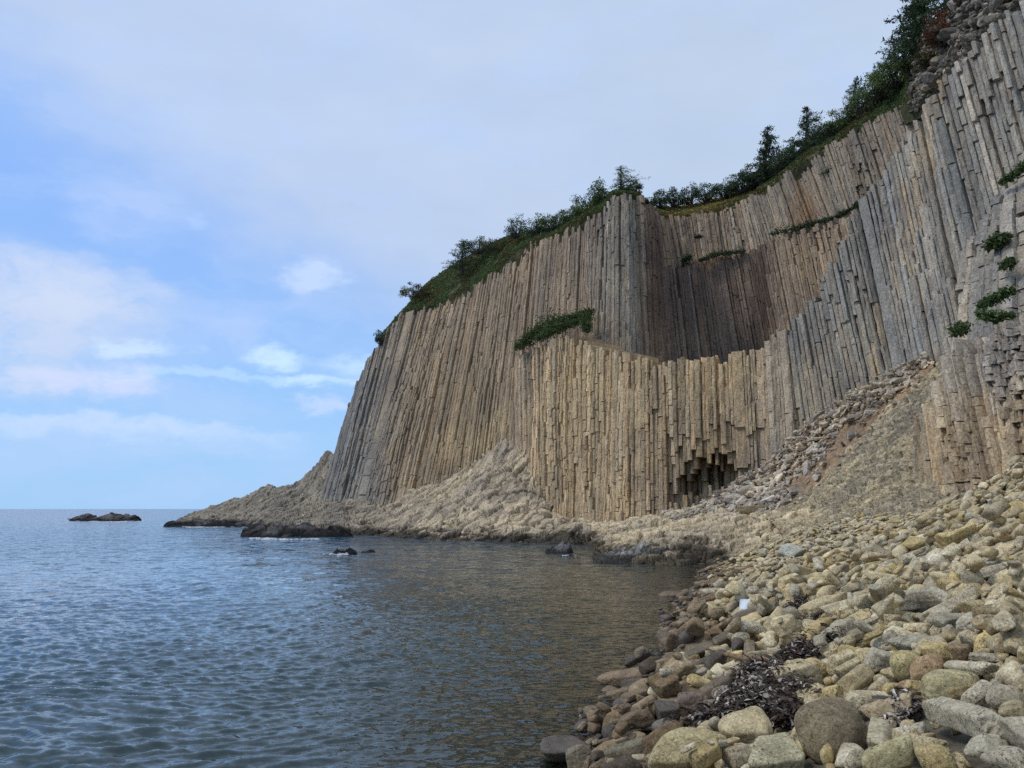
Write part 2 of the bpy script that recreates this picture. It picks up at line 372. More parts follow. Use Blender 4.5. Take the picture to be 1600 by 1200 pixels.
# ------------------------------------------------------------------ the cliff of basalt columns
cliff = empty('cliff', P(950, 840, 80)); tag(cliff, 'tall headland of leaning basalt columns above the bay', 'cliff', kind='structure')
cliff_loc = np.array(cliff.location)
def pbuild(buf, name, mat, parent, label=None, smooth=False):
    """build a world-space buffer as a child of an Empty"""
    off = np.array(parent.location, np.float32)
    buf.v = [v-off for v in buf.v]
    o = buf.build(name, mat, parent, smooth)
    if label: o['label'] = label
    return o
GREY = np.array([.43, .375, .295]); TAN = np.array([.54, .405, .24]); BROWN = np.array([.43, .325, .22]); DARK = np.array([.235, .17, .128]); BLUE = np.array([.35, .325, .285]); RUST = np.array([.42, .24, .11])
def lerp(a, b, t): return a*(1-t)+b*t
def sstep(x, a, b):
    t = min(1, max(0, (x-a)/(b-a))); return t*t*(3-2*t)
def wall(buf, st, width=.62, seg=(.9, 3.2), depth=5.0, relief=.7, jit=.03, notch=.08, top_break=1.0, colf=None, off=None, slabs=(), seed=0, gap=.985, hexy=.2, base_break=0, backd=1.3, rk=1.0):
    g = np.random.default_rng(seed)
    st = np.array(st, float)
    B = np.array([P(*r[:3]) for r in st]); T = np.array([P(*r[3:6]) for r in st])
    mid = (B+T)/2
    cum = np.concatenate([[0], np.cumsum(np.linalg.norm(np.diff(mid[:, :2], axis=0), axis=1))])
    tot = cum[-1]; t = 0.0
    at = lambda A, s: np.array([np.interp(s, cum, A[:, k]) for k in range(3)])
    slab_t = [(np.interp(a, st[:, 0], cum), np.interp(b, st[:, 0], cum)) for a, b in slabs]
    back = []
    while t < tot:
        w = width*float(np.exp(g.normal(0, .28))); flat = False
        for a, b in slab_t:
            if a <= t < b-.3: w = max(min(b-t, g.uniform(.9, 2.2)), .5); flat = True
        tc = t+w/2; t += w
        b0 = at(B, tc); t0 = at(T, tc); e = 1.2
        d = at(mid, min(tc+e, tot))-at(mid, max(tc-e, 0)); d[2] = 0; d /= np.linalg.norm(d)+1e-9
        n = np.array([d[1], -d[0], 0])
        Lg = np.linalg.norm(t0-b0); ax = (t0-b0)/Lg
        Lg -= top_break*g.random()**2*(1 if not flat else .3)
        h = base_break*g.random()*Lg if base_break else 0.0
        ww = w*gap
        f = [g.normal(0, .04), hexy*ww*g.uniform(.6, 1.4)/.62*.62, hexy*ww*g.uniform(.6, 1.4), g.normal(0, .04)]
        a1, a2 = -ww*g.uniform(.16, .34), ww*g.uniform(.16, .34)
        if flat: f = [0, .05, .07, .02]
        poly = np.array([(-ww/2, -depth), (-ww/2, f[0]), (a1, f[1]), (a2, f[2]), (ww/2, f[3]), (ww/2, -depth)])
        ctone = float(np.exp(g.normal(0, .15))); hue = g.normal(.015, .03)
        setback = 0.0; state = g.normal(0, .055)
        back.append((b0-n*backd, t0-n*backd-ax*.6))
        while h < Lg-.15:
            zz = b0+ax*h
            rough = sstep(float(vnoise(np.array([tc*.17+seed*7, zz[2]*.075, 3.3]))+.5*vnoise(np.array([tc*.6, zz[2]*.2, seed]))), .12, .5)
            rough *= rk
            sl = g.uniform(*seg)*(1.8 if flat else 1)*(1-.68*rough)
            h1 = min(Lg, h+sl)
            if Lg-h1 < .3: h1 = Lg
            c = b0+ax*(h+h1)/2
            px, py = proj(c)
            rl = relief*float(vnoise(np.array([tc*.16, c[2]*.07, seed*3.7])))+relief*.45*float(vnoise(np.array([tc*.55, c[2]*.12, seed*1.7+9])))
            if g.random() < notch*(1+1.2*rough): setback = -g.uniform(.08, .38) if (setback == 0 or g.random() < .3) else 0.0
            no = rl+state+(setback if not flat else setback*.3)+g.normal(0, jit*(.6+2.2*rough))
            if off is not None: no += off(px, py)
            so = g.normal(0, .015)
            k = max(2, int((h1-h)/.6)+1)
            hs = np.linspace(h+.012, h1-.012, k)
            col = (colf(px, py, c) if colf else GREY)*ctone*float(np.exp(g.normal(0, .06)))
            col = col*np.array([1+hue, 1, 1-hue])
            V = []
            for q, hh in enumerate(hs):
                pp = poly.copy(); pp[1:5] += g.normal(0, .016+.02*rough, (4, 2))
                if q in (0, k-1): pp[2:4, 1] -= g.uniform(0, .07, 2)
                # the deep end of each column is drawn in a little so neighbours do not share planes
                ctr = b0+ax*hh
                V.append(ctr+(pp[:, :1]+so)*d+(pp[:, 1:]+no)*n)
            V = np.concatenate(V); m = 6
            tl = (px-1450)/1500 if False else 0
            V[-m:, 2] += g.normal(0, .05, m)
            fc = []
            for q in range(k-1):
                for j in range(m):
                    if j == m-1: continue
                    fc.append([q*m+j, (q+1)*m+j, (q+1)*m+(j+1) % m, q*m+(j+1) % m])
            buf.add(V, [np.array(fc), np.arange(m), np.arange(m)[::-1]+(k-1)*m], col)
            h = h1
    bk = np.array(back)
    buf.add(bk.reshape(-1, 3), [grid_faces(len(bk), 2)], np.array([.2, .16, .12]))
# --- left wall out to the prow
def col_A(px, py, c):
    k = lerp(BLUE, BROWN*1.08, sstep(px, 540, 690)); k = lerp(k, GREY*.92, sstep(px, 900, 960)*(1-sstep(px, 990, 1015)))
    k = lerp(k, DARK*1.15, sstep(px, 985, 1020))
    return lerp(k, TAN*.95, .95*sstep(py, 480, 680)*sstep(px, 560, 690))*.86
A = Buf()
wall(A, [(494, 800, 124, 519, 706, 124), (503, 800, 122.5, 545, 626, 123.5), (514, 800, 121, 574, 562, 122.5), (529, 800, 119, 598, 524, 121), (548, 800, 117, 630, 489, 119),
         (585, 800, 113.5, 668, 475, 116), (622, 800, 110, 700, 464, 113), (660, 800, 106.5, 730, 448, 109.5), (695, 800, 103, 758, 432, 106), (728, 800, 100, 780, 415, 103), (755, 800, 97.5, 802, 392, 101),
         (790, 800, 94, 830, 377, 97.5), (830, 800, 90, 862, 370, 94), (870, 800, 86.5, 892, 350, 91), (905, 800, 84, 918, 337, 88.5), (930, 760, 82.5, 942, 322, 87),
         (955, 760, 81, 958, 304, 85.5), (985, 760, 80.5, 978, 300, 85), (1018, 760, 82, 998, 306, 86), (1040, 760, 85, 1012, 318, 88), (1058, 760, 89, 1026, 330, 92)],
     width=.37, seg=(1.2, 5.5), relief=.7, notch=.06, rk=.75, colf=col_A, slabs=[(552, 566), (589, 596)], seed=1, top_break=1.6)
# --- dark recess behind the prow, two tiers with a ledge
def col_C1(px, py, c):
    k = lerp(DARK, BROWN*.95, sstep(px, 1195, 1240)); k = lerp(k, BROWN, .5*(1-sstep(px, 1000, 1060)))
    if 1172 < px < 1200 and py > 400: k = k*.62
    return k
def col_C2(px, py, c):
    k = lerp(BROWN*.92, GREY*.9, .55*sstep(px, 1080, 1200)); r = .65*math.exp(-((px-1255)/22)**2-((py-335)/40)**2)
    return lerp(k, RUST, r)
Cst = [(1040, 600, 87, 1020, 425, 89, 1012, 334), (1070, 600, 90, 1048, 413, 92, 1036, 336), (1112, 600, 91.5, 1085, 406, 93.5, 1075, 333), (1160, 600, 91.5, 1125, 399, 93.5, 1118, 322), (1205, 600, 90, 1165, 393, 92.5, 1150, 312),
       (1255, 580, 87, 1212, 368, 90.5, 1186, 298), (1300, 550, 84, 1255, 356, 87.5, 1222, 272), (1345, 520, 81, 1305, 343, 84, 1262, 245), (1385, 480, 78, 1345, 325, 81, 1310, 216), (1430, 440, 75, 1392, 290, 78, 1358, 190), (1470, 400, 72, 1435, 250, 75, 1402, 165), (1510, 350, 69, 1480, 200, 72, 1450, 140)]
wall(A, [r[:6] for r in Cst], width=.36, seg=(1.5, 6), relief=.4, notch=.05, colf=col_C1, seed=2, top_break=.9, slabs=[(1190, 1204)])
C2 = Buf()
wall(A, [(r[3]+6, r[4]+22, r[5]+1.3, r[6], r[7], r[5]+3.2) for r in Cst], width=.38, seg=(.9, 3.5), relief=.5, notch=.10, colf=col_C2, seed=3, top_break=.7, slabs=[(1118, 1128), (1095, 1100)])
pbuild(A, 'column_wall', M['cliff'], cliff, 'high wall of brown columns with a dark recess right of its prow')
# --- lower terrace with the cave
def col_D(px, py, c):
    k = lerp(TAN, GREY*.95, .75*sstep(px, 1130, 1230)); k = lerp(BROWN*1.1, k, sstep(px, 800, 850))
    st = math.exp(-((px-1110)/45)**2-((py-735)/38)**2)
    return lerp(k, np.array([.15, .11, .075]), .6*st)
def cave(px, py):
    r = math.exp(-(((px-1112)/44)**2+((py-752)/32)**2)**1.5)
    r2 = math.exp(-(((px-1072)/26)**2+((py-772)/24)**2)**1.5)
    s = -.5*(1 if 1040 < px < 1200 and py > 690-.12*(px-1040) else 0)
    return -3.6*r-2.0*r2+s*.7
D = Buf()
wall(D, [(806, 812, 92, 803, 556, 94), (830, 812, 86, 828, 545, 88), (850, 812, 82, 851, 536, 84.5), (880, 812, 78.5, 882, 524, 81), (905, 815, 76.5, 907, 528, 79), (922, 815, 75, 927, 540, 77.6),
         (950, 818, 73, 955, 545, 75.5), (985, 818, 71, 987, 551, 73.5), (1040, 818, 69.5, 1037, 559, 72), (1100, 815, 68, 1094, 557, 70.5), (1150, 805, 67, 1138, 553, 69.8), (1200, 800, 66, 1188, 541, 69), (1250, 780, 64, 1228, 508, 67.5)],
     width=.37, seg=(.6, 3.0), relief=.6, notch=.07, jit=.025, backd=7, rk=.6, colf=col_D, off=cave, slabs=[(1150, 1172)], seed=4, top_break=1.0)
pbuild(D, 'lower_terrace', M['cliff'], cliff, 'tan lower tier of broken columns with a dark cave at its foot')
# --- grey right wall climbing out of the frame
def col_B(px, py, c):
    k = np.array([.345, .318, .265])*lerp(.92, 1.03, sstep(px, 1330, 1450)); k = lerp(k, TAN*.95, .55*math.exp(-((px-1415+.25*(py-350))/14)**2))
    return lerp(k, TAN*.9, .4*sstep(py, 450, 650)*(1-sstep(px, 1300, 1380)))
Bw = Buf()
wall(Bw, [(1250, 790, 64, 1220, 516, 67.5), (1290, 770, 61.6, 1243, 490, 66.5), (1330, 740, 59.6, 1275, 452, 65), (1358, 720, 58.2, 1290, 405, 64), (1412, 700, 56, 1330, 330, 63), (1465, 690, 53.5, 1372, 268, 62), (1505, 680, 51, 1403, 222, 61),
          (1535, 670, 49.5, 1424, 192, 60), (1570, 660, 48, 1444, 152, 59), (1635, 650, 45.7, 1490, 106, 57), (1690, 640, 44, 1532, 62, 55), (1750, 640, 42, 1577, 17, 53), (1870, 640, 39.6, 1670, -60, 50), (2020, 640, 37, 1800, -130, 47)],
     width=.345, seg=(1.6, 7.0), relief=.8, notch=.05, jit=.02, rk=.55, colf=col_B, slabs=[(1340, 1347), (1420, 1440), (1540, 1550)], seed=5, top_break=1.3, hexy=.26)
# broken upper right, turf in its ledges
wall(Bw, [(1478, 610, 43, 1497, 400, 50), (1530, 590, 40.5, 1535, 320, 48.2), (1580, 570, 39, 1570, 262, 46.5), (1640, 560, 37, 1630, 220, 44.5), (1740, 540, 35, 1720, 150, 43)],
     width=.52, seg=(.5, 1.8), relief=1.2, notch=.3, jit=.10, colf=col_B, seed=6, top_break=2.2)
pbuild(Bw, 'grey_wall', M['cliff'], cliff, 'pale grey wall of columns rising out of the picture on the beach side')
# --- near buttress at the head of the beach
def col_E(px, py, c): return lerp(GREY*1.02, TAN*.92, sstep(py, 560, 690)*.9)
E = Buf()
wall(E, [(1452, 830, 40.5, 1432, 690, 42), (1478, 825, 37, 1447, 632, 40.3), (1505, 815, 34.2, 1462, 586, 38.6), (1542, 800, 31.6, 1484, 548, 36.8), (1575, 785, 30, 1515, 524, 35.8), (1606, 770, 28.6, 1550, 508, 34.6), (1665, 740, 26.5, 1612, 482, 33), (1760, 710, 24, 1700, 450, 31), (1900, 690, 21.5, 1820, 420, 28)],
     width=.29, seg=(.5, 2.4), relief=.55, notch=.10, colf=col_E, seed=7, top_break=1.8, hexy=.42, gap=.965)
pbuild(E, 'buttress', M['cliff'], cliff, 'near buttress of tan grey columns standing on the beach')

# --- lofted rock surfaces
def loft(rows, nu, nv, smooth=2):
    """rows: list (along u) of lists (along v) of (px, py, d)"""
    G = np.array([[P(*q) for q in r] for r in rows])
    def up(A, n):
        k = A.shape[0]; x = np.linspace(0, k-1, n); i = np.clip(np.floor(x).astype(int), 0, k-2); f = x-i
        g = lambda j: A[np.clip(j, 0, k-1)]
        f = f.reshape((-1,)+(1,)*(A.ndim-1))
        p0, p1, p2, p3 = g(i-1), g(i), g(i+1), g(i+2)
        return .5*((2*p1)+(-p0+p2)*f+(2*p0-5*p1+4*p2-p3)*f**2+(-p0+3*p1-3*p2+p3)*f**3)
    S = up(G, nu); S = np.swapaxes(up(np.swapaxes(S, 0, 1), nv), 0, 1)
    return S
def normals(S):
    du = np.gradient(S, axis=0); dv = np.gradient(S, axis=1)
    n = np.cross(du, dv); n /= np.linalg.norm(n, axis=-1, keepdims=True)+1e-9
    s = np.sign((n*(np.array([0, 0, 3.])+np.array([0, 0, 30.])-S)).sum(-1, keepdims=True)); s[s == 0] = 1
    return n*s
def rocky(S, amp=1.0, cell=1.6, vert=.35, seed=0, lean=0.0, hf=1.0):
    n = normals(S)
    q = (S*np.array([1, 1, vert])); q[..., 0] -= lean*S[..., 2]
    f1, v1, s1 = worley(q*cell+.35*fbm(S*.8, 2, 3)[..., None], seed)
    f2, v2, s2 = worley(q*cell*2.3, seed+5)
    d = .55*fbm(S*.35, 4, seed)+.42*(v1-.5)+.18*hf*(v2-.5)-.22*np.clip(1-(s1-f1)/.12, 0, 1)-.1*hf*np.clip(1-(s2-f2)/.12, 0, 1)+.1*hf*fbm(S*4, 3, seed+2)
    return S+n*(d*amp)[..., None], v1, v2
def sheet(buf, S, base, v1, v2, var=.3):
    c = base*(1+var*(v1-.5)*1.2+var*(v2-.5))[..., None]
    buf.add(S.reshape(-1, 3), [grid_faces(S.shape[0], S.shape[1])], c.reshape(-1, 3))
def rowcol(S, f):
    px, py = proj(S); return f(px, py)
foot = Buf()
# promontory and apron at the foot of the left wall: top ... waterline
rows = [
 [(262, 818, 168), (262, 819, 165), (262, 820, 163), (262, 822, 160), (262, 826, 150)],
 [(300, 802, 166), (300, 808, 160), (300, 813, 152), (300, 819, 146), (300, 828, 138)],
 [(345, 787, 162), (345, 797, 155), (345, 807, 147), (345, 818, 140), (345, 828, 132)],
 [(392, 771, 158), (390, 785, 150), (390, 799, 142), (388, 814, 136), (386, 826, 128)],
 [(422, 759, 155), (420, 775, 146), (418, 795, 134), (415, 812, 120), (412, 832, 106)],
 [(462, 754, 150), (455, 775, 140), (450, 797, 122), (445, 815, 106), (440, 838, 88)],
 [(492, 728, 144), (490, 768, 132), (487, 795, 116), (485, 815, 102), (482, 838, 87)],
 [(516, 705, 138), (525, 768, 125), (525, 795, 112), (525, 815, 100), (525, 838, 89)],
 [(560, 772, 120), (565, 790, 113), (565, 805, 106), (565, 820, 99), (565, 837, 91)],
 [(605, 785, 113), (607, 795, 106), (610, 808, 99), (612, 822, 93), (612, 840, 86)],
 [(655, 763, 107), (657, 782, 100), (660, 800, 93), (662, 820, 87), (662, 843, 80)],
 [(705, 742, 102), (708, 768, 95), (710, 795, 88), (712, 818, 82), (712, 845, 76.5)],
 [(752, 712, 98), (755, 750, 91), (757, 785, 85), (760, 815, 79), (760, 847, 74)],
 [(795, 690, 94), (800, 740, 87), (802, 785, 82), (803, 818, 76.5), (803, 848, 72)],
 [(828, 715, 88), (832, 765, 83), (838, 798, 78.5), (842, 824, 74.5), (845, 850, 70)],
 [(868, 800, 81), (870, 808, 77.5), (872, 818, 74), (874, 832, 71.5), (876, 852, 69)],
 [(915, 808, 77), (915, 815, 73.5), (914, 823, 71), (913, 836, 69), (912, 852, 67)],
 [(960, 812, 73), (958, 820, 71), (955, 828, 69), (952, 840, 67), (950, 853, 65)],
]
rows = [r+[(r[-1][0], r[-1][1]+16, r[-1][2]-2.5)] for r in rows]
S = loft(rows, 950, 190)
S0 = S; S, v1, v2 = rocky(S, 1.45, .85, .07, 21, .2, .45)
px, py = proj(S)
t = np.clip((px-520)/160, 0, 1)[..., None]
sheet(foot, S, np.array([.29, .25, .19])*(1-t)+np.array([.50, .41, .28])*t, v1, v2, .35)
# ledge in front of the scree, between cove and beach
rows = [
 [(925, 815, 74), (925, 832, 66), (927, 852, 58), (930, 868, 51), (932, 880, 46)],
 [(965, 815, 71), (962, 828, 63), (960, 845, 56), (960, 862, 51), (960, 884, 44)],
 [(1010, 808, 69), (1010, 820, 61), (1010, 838, 54), (1010, 858, 48.5), (1010, 886, 43)],
 [(1060, 800, 67), (1060, 810, 60), (1060, 826, 53.5), (1060, 850, 48), (1060, 886, 43)],
 [(1110, 795, 65), (1110, 803, 58), (1110, 820, 52), (1110, 848, 47), (1110, 886, 42.6)],
 [(1160, 795, 62), (1160, 803, 55), (1160, 818, 50), (1160, 845, 46), (1160, 884, 42.2)],
 [(1205, 795, 58), (1208, 806, 51), (1210, 820, 47.5), (1212, 842, 44.5), (1212, 874, 41.5)],
 [(1260, 790, 54), (1265, 803, 48.5), (1268, 815, 45.5), (1270, 830, 43.5), (1270, 858, 40.5)],
]
rows = [r+[(r[-1][0], r[-1][1]+22, r[-1][2]-1.0)] for r in rows]
S = loft(rows, 420, 240)
S1 = S; S, v1, v2 = rocky(S, 1.0, 1.2, .1, 33, .15, .5)
px, py = proj(S)
sheet(foot, S, np.array([.58, .47, .30])*np.ones(px.shape)[..., None], v1, v2, .4)
gf = np.random.default_rng(14)
def stubs(buf, A, n, u0, u1, v0, v1_, base, lean0, r0, r1, hi):
    nr = normals(A); nu, nv = A.shape[:2]
    for k in range(n):
        i = int(gf.uniform(u0, u1)*(nu-1)); j = int((v0+(v1_-v0)*gf.random())*(nv-1)); c = A[i, j]; w = gf.uniform(r0, r1)
        if vnoise(c*.35) < -.25: continue
        lean = np.array([lean0+gf.normal(0, .14), .15+gf.normal(0, .14), 1]); lean /= np.linalg.norm(lean)
        an = np.arange(6)/6*2*pi+gf.random(); ring = np.stack([np.cos(an)*w*gf.uniform(.75, 1.2, 6), np.sin(an)*w*gf.uniform(.75, 1.2, 6), 0*an], -1)
        b_ = c+nr[i, j]*gf.uniform(-.25, .15); V = np.concatenate([b_-lean*1.6+ring, b_+lean*gf.uniform(.1, hi)+ring*.9]); V[6:, 2] += gf.normal(0, .09, 6)
        fc = [[q, (q+1) % 6, 6+(q+1) % 6, 6+q] for q in range(6)]
        buf.add(V, [np.array(fc), np.arange(6, 12)], np.array(base)*float(np.exp(gf.normal(0, .2))))
stubs(foot, S0, 260, .33, 1, .02, .95, (.50, .41, .275), .16, .14, .30, .32)
stubs(foot, S0, 60, .1, .36, .1, .93, (.29, .25, .19), .2, .2, .4, .3)
stubs(foot, S1, 160, 0, 1, .1, .93, (.53, .43, .27), .1, .12, .28, .28)
pbuild(foot, 'rock_apron', M['apron'], cliff, 'weathered rock apron along the waterline, blackened by the waves')
# mound of weathered columns between scree and buttress
rows = [
 [(1180, 808, 53), (1195, 810, 50), (1205, 814, 47), (1215, 822, 44.5), (1225, 842, 42)],
 [(1225, 788, 54), (1245, 797, 49.5), (1265, 805, 46), (1280, 815, 43), (1290, 838, 40.3)],
 [(1275, 755, 53), (1300, 770, 48.5), (1320, 788, 44.5), (1335, 806, 41.5), (1345, 832, 38.5)],
 [(1322, 708, 52.5), (1345, 735, 47.5), (1365, 765, 43.5), (1382, 795, 40), (1395, 826, 36.6)],
 [(1372, 660, 52.3), (1390, 700, 46.8), (1408, 742, 42.6), (1422, 784, 38.8), (1435, 820, 35.3)],
 [(1420, 612, 52), (1432, 662, 46.5), (1446, 716, 41.5), (1458, 768, 37.6), (1472, 814, 34.2)],
 [(1456, 578, 51.5), (1468, 630, 45.5), (1480, 690, 40.6), (1492, 750, 36.8), (1506, 806, 33.4)],
 [(1500, 560, 50), (1510, 600, 44), (1520, 650, 39.5), (1530, 720, 35.8), (1540, 795, 32.4)],
]
MS = loft(rows, 330, 330)
md = Buf()
S, v1, v2 = rocky(MS, .8, 1.9, .09, 44, -.2, .6)
sheet(md, S, np.array([.46, .375, .235])*np.ones(S.shape[:2])[..., None], v1, v2, .35)
# short weathered column stubs standing out of the mound
gm = np.random.default_rng(12)
nrm = normals(MS)
for k in range(1500):
    i = int(gm.integers(60, 329)); j = int(gm.integers(20, 329))
    c = MS[i, j]; w = gm.uniform(.14, .3); hgt = gm.uniform(.4, 1.5)
    an = np.arange(6)/6*2*pi+gm.random()
    lean = np.array([-.22+gm.normal(0, .08), .12+gm.normal(0, .1), 1]); lean /= np.linalg.norm(lean)
    ring = np.stack([np.cos(an)*w*gm.uniform(.8, 1.2, 6), np.sin(an)*w*gm.uniform(.8, 1.2, 6), 0*an], -1)
    base = c+nrm[i, j]*gm.uniform(-.12, .1)
    V = np.concatenate([base-lean*hgt+ring, base+lean*gm.uniform(.05, .25)+ring*.92, ])
    V[6:, 2] += gm.normal(0, .05, 6)
    fc = [[q, (q+1) % 6, 6+(q+1) % 6, 6+q] for q in range(6)]
    md.add(V, [np.array(fc), np.arange(6, 12)], np.array([.44, .37, .25])*float(np.exp(gm.normal(0, .18))))
pbuild(md, 'weathered_mound', M['apron'], cliff, 'sloping mound of crumbling column ends beside the scree')
# scree slope ground
rows = [
 [(1040, 806, 69), (1050, 812, 64), (1060, 818, 58)],
 [(1085, 796, 67.5), (1100, 804, 61.5), (1110, 812, 55.5)],
 [(1135, 765, 66.5), (1155, 785, 60.5), (1170, 806, 53.5)],
 [(1185, 735, 65), (1210, 765, 59), (1225, 795, 52.5)],
 [(1235, 690, 63), (1255, 725, 57.5), (1275, 762, 51.8)],
 [(1285, 648, 60.5), (1305, 682, 56), (1322, 716, 51.4)],
 [(1345, 610, 58), (1360, 640, 54.5), (1374, 668, 51.2)],
 [(1400, 582, 56), (1412, 602, 53.5), (1424, 620, 50.9)],
 [(1450, 558, 54), (1458, 572, 52), (1466, 586, 50.5)],
]
SS = loft(rows, 180, 90)
sc = Buf()
S, v1, v2 = rocky(SS, .25, 2.5, 1, 55)
px, py = proj(S)
soil = np.array([.33, .225, .13])
sheet(sc, S, soil*np.ones(px.shape)[..., None], v1, v2, .4)
pbuild(sc, 'scree_bed', M['scree'], cliff, 'bare orange brown earth under the scree')

# ------------------------------------------------------------------ hill on top of the cliff
hl = [(598, 526, 121, 600, 519), (630, 491, 119, 634, 482), (668, 477, 116, 668, 446), (700, 466, 113, 704, 420), (730, 450, 109.5, 740, 398), (758, 434, 106, 770, 384), (780, 417, 103, 790, 375), (802, 394, 101, 812, 370), (830, 379, 97.5, 838, 364),
      (862, 372, 94, 866, 358), (892, 352, 91, 896, 340), (918, 339, 88.5, 920, 326), (942, 324, 87, 944, 312), (958, 306, 85.5, 960, 300), (978, 302, 85, 980, 297), (998, 308, 86, 998, 303), (1012, 330, 90, 1012, 324), (1036, 338, 95, 1036, 320), (1075, 335, 96.5, 1078, 316), (1118, 324, 96.5, 1120, 306), (1150, 314, 95.5, 1154, 296),
      (1186, 300, 93.5, 1190, 276), (1222, 274, 90.5, 1226, 248), (1262, 247, 87, 1262, 222), (1310, 218, 84, 1308, 188), (1358, 192, 81, 1350, 158), (1402, 167, 78, 1390, 120), (1448, 144, 70, 1425, 88), (1490, 104, 62, 1455, 40), (1532, 60, 56, 1500, -10), (1577, 15, 54, 1555, -70), (1670, -62, 51, 1650, -150), (1800, -132, 48, 1790, -230)]
rows = [[(a, b+34, d+1.6), (a, b+1, d+.3), (a*.7+e*.3, b*.7+f*.3, d+2.2), (a*.3+e*.7, b*.3+f*.7, d+5), (e, f+(4+.18*(b-f))*(px_ > 900), d+8), (e, f+(14+.18*(b-f))*(px_ > 900)+4, d+16), (e, f+50, d+40)] for a, b, d, e, f in hl for px_ in (a,)]
HS = loft(rows, 700, 66)
HS = HS+normals(HS)*(.4*fbm(HS*.5, 4, 8))[..., None]
hb = Buf()
px, py = proj(HS)
gcol = np.array([.075, .075, .035])+np.array([.09, .05, .02])*np.clip(fbm(HS*.4, 3, 4), 0, 1)[..., None]
yel = (np.exp(-((px-1100)/75)**2)*(px > 1015))[..., None]
gcol = gcol*(1-yel)+np.array([.21, .165, .06])*yel
rk = np.clip((px-1440)/30, 0, 1)[..., None]
gcol = gcol*(1-rk)+np.array([.09, .08, .065])*rk
hb.add(HS.reshape(-1, 3), [grid_faces(*HS.shape[:2])], gcol.reshape(-1, 3))
o = hb.build('hillside', M['soil'], smooth=True); tag(o, 'overgrown hilltop running along the cliff edge', 'hill', kind='structure')

# ------------------------------------------------------------------ plants
G_DARK = np.array([.062, .086, .042]); G_MID = np.array([.115, .155, .055]); G_LITE = np.array([.18, .235, .085]); G_OLIVE = np.array([.16, .145, .055]); G_RED = np.array([.13, .055, .025]); G_YEL = np.array([.36, .28, .095])
def leaves(buf, pts, size, cols, g, up=.3, aspect=.55):
    """one small folded quad per point"""
    n = len(pts); a = g.normal(0, 1, (n, 3)); a /= np.linalg.norm(a, axis=1, keepdims=True)
    nn = g.normal(0, 1, (n, 3))+np.array([0, 0, up*3]); b = np.cross(nn, a); b /= np.linalg.norm(b, axis=1, keepdims=True)+1e-9
    s = (size*np.exp(g.normal(0, .3, n)))[:, None]
    fold = np.cross(a, b)*s*.18
    V = np.stack([pts-a*s*.5, pts+b*s*aspect*.5+fold, pts+a*s*.5, pts-b*s*aspect*.5+fold], 1).reshape(-1, 3)
    i = np.arange(n)[:, None]*4+np.arange(4)[None]
    buf.add(V, [i], np.repeat(cols, 4, 0))
def leafcol(base, n, g, var=.35):
    return np.clip(base*np.exp(g.normal(0, var, (n, 1)))*np.exp(g.normal(0, .1, (n, 3))), .004, .5)
def conifer(px, py, d, h_px, label, seed, w=.36, lean=0.0, wind=.25, col=G_DARK, gap=.12, low=.08):
    g = np.random.default_rng(seed); base = P(px, py, d); H = h_px/F*d*1.22
    root = empty('pine_tree', base); tag(root, label, 'tree', 'conifers on the cliff top')
    ax = lambda t: base+np.array([lean*H*t, 0, H*t])+np.array([.03*H*math.sin(3*t+seed), .03*H*math.cos(2*t), 0])*t
    tb = Buf(); ts = np.linspace(-.08, .97, 9)
    tube(tb, [ax(t) for t in ts], [.035*H*(1-t)+.008*H for t in np.clip(ts, 0, 1)], np.array([.07, .055, .045]))
    cb = Buf(); t = low; pts = []; cl = []
    while t < .99:
        nb = int(g.integers(3, 6))
        for k in range(nb):
            if g.random() < gap: continue
            an = g.uniform(0, 2*pi); prof = (1-t)**.9*(.55+.45*min(1, (t-low)*5+.3))*(1.35 if g.random() < .18 else 1)
            ln = w*H*prof*g.uniform(.55, 1.2)+.04*H
            dirv = np.array([cos(an), sin(an), g.uniform(-.15, .28)+.3*t]); dirv[0] += wind; 
            p0 = ax(t); m = max(4, int(ln/.13))
            st = np.linspace(.12, 1, m)[:, None]
            line = p0+dirv*ln*st+np.array([0, 0, -.14*ln])*st**2
            if ln > .5: tube(tb, [p0, line[m//2], line[-1]], [.012*H*(1-t)+.01, .012, .006], np.array([.06, .05, .04]), 4)
            for q in range(4):
                sp = g.normal(0, 1, (m, 3))*np.array([1, 1, .35])*(.04*H*.5+.10*ln*(1.1-st*.75))
                pts.append(line+sp)
            cc = leafcol(col*(1.25 if g.random() < .3 else .9), m*4, g); cl.append(cc)
        t += g.uniform(.034, .06)
    pts = np.concatenate(pts); cl = np.concatenate(cl)
    leaves(cb, pts, max(.16, .045*H), cl, g, .2, .30)
    pbuild(tb, 'trunk', M['bark'], root); pbuild(cb, 'crown', M['leaf'], root)
    return root
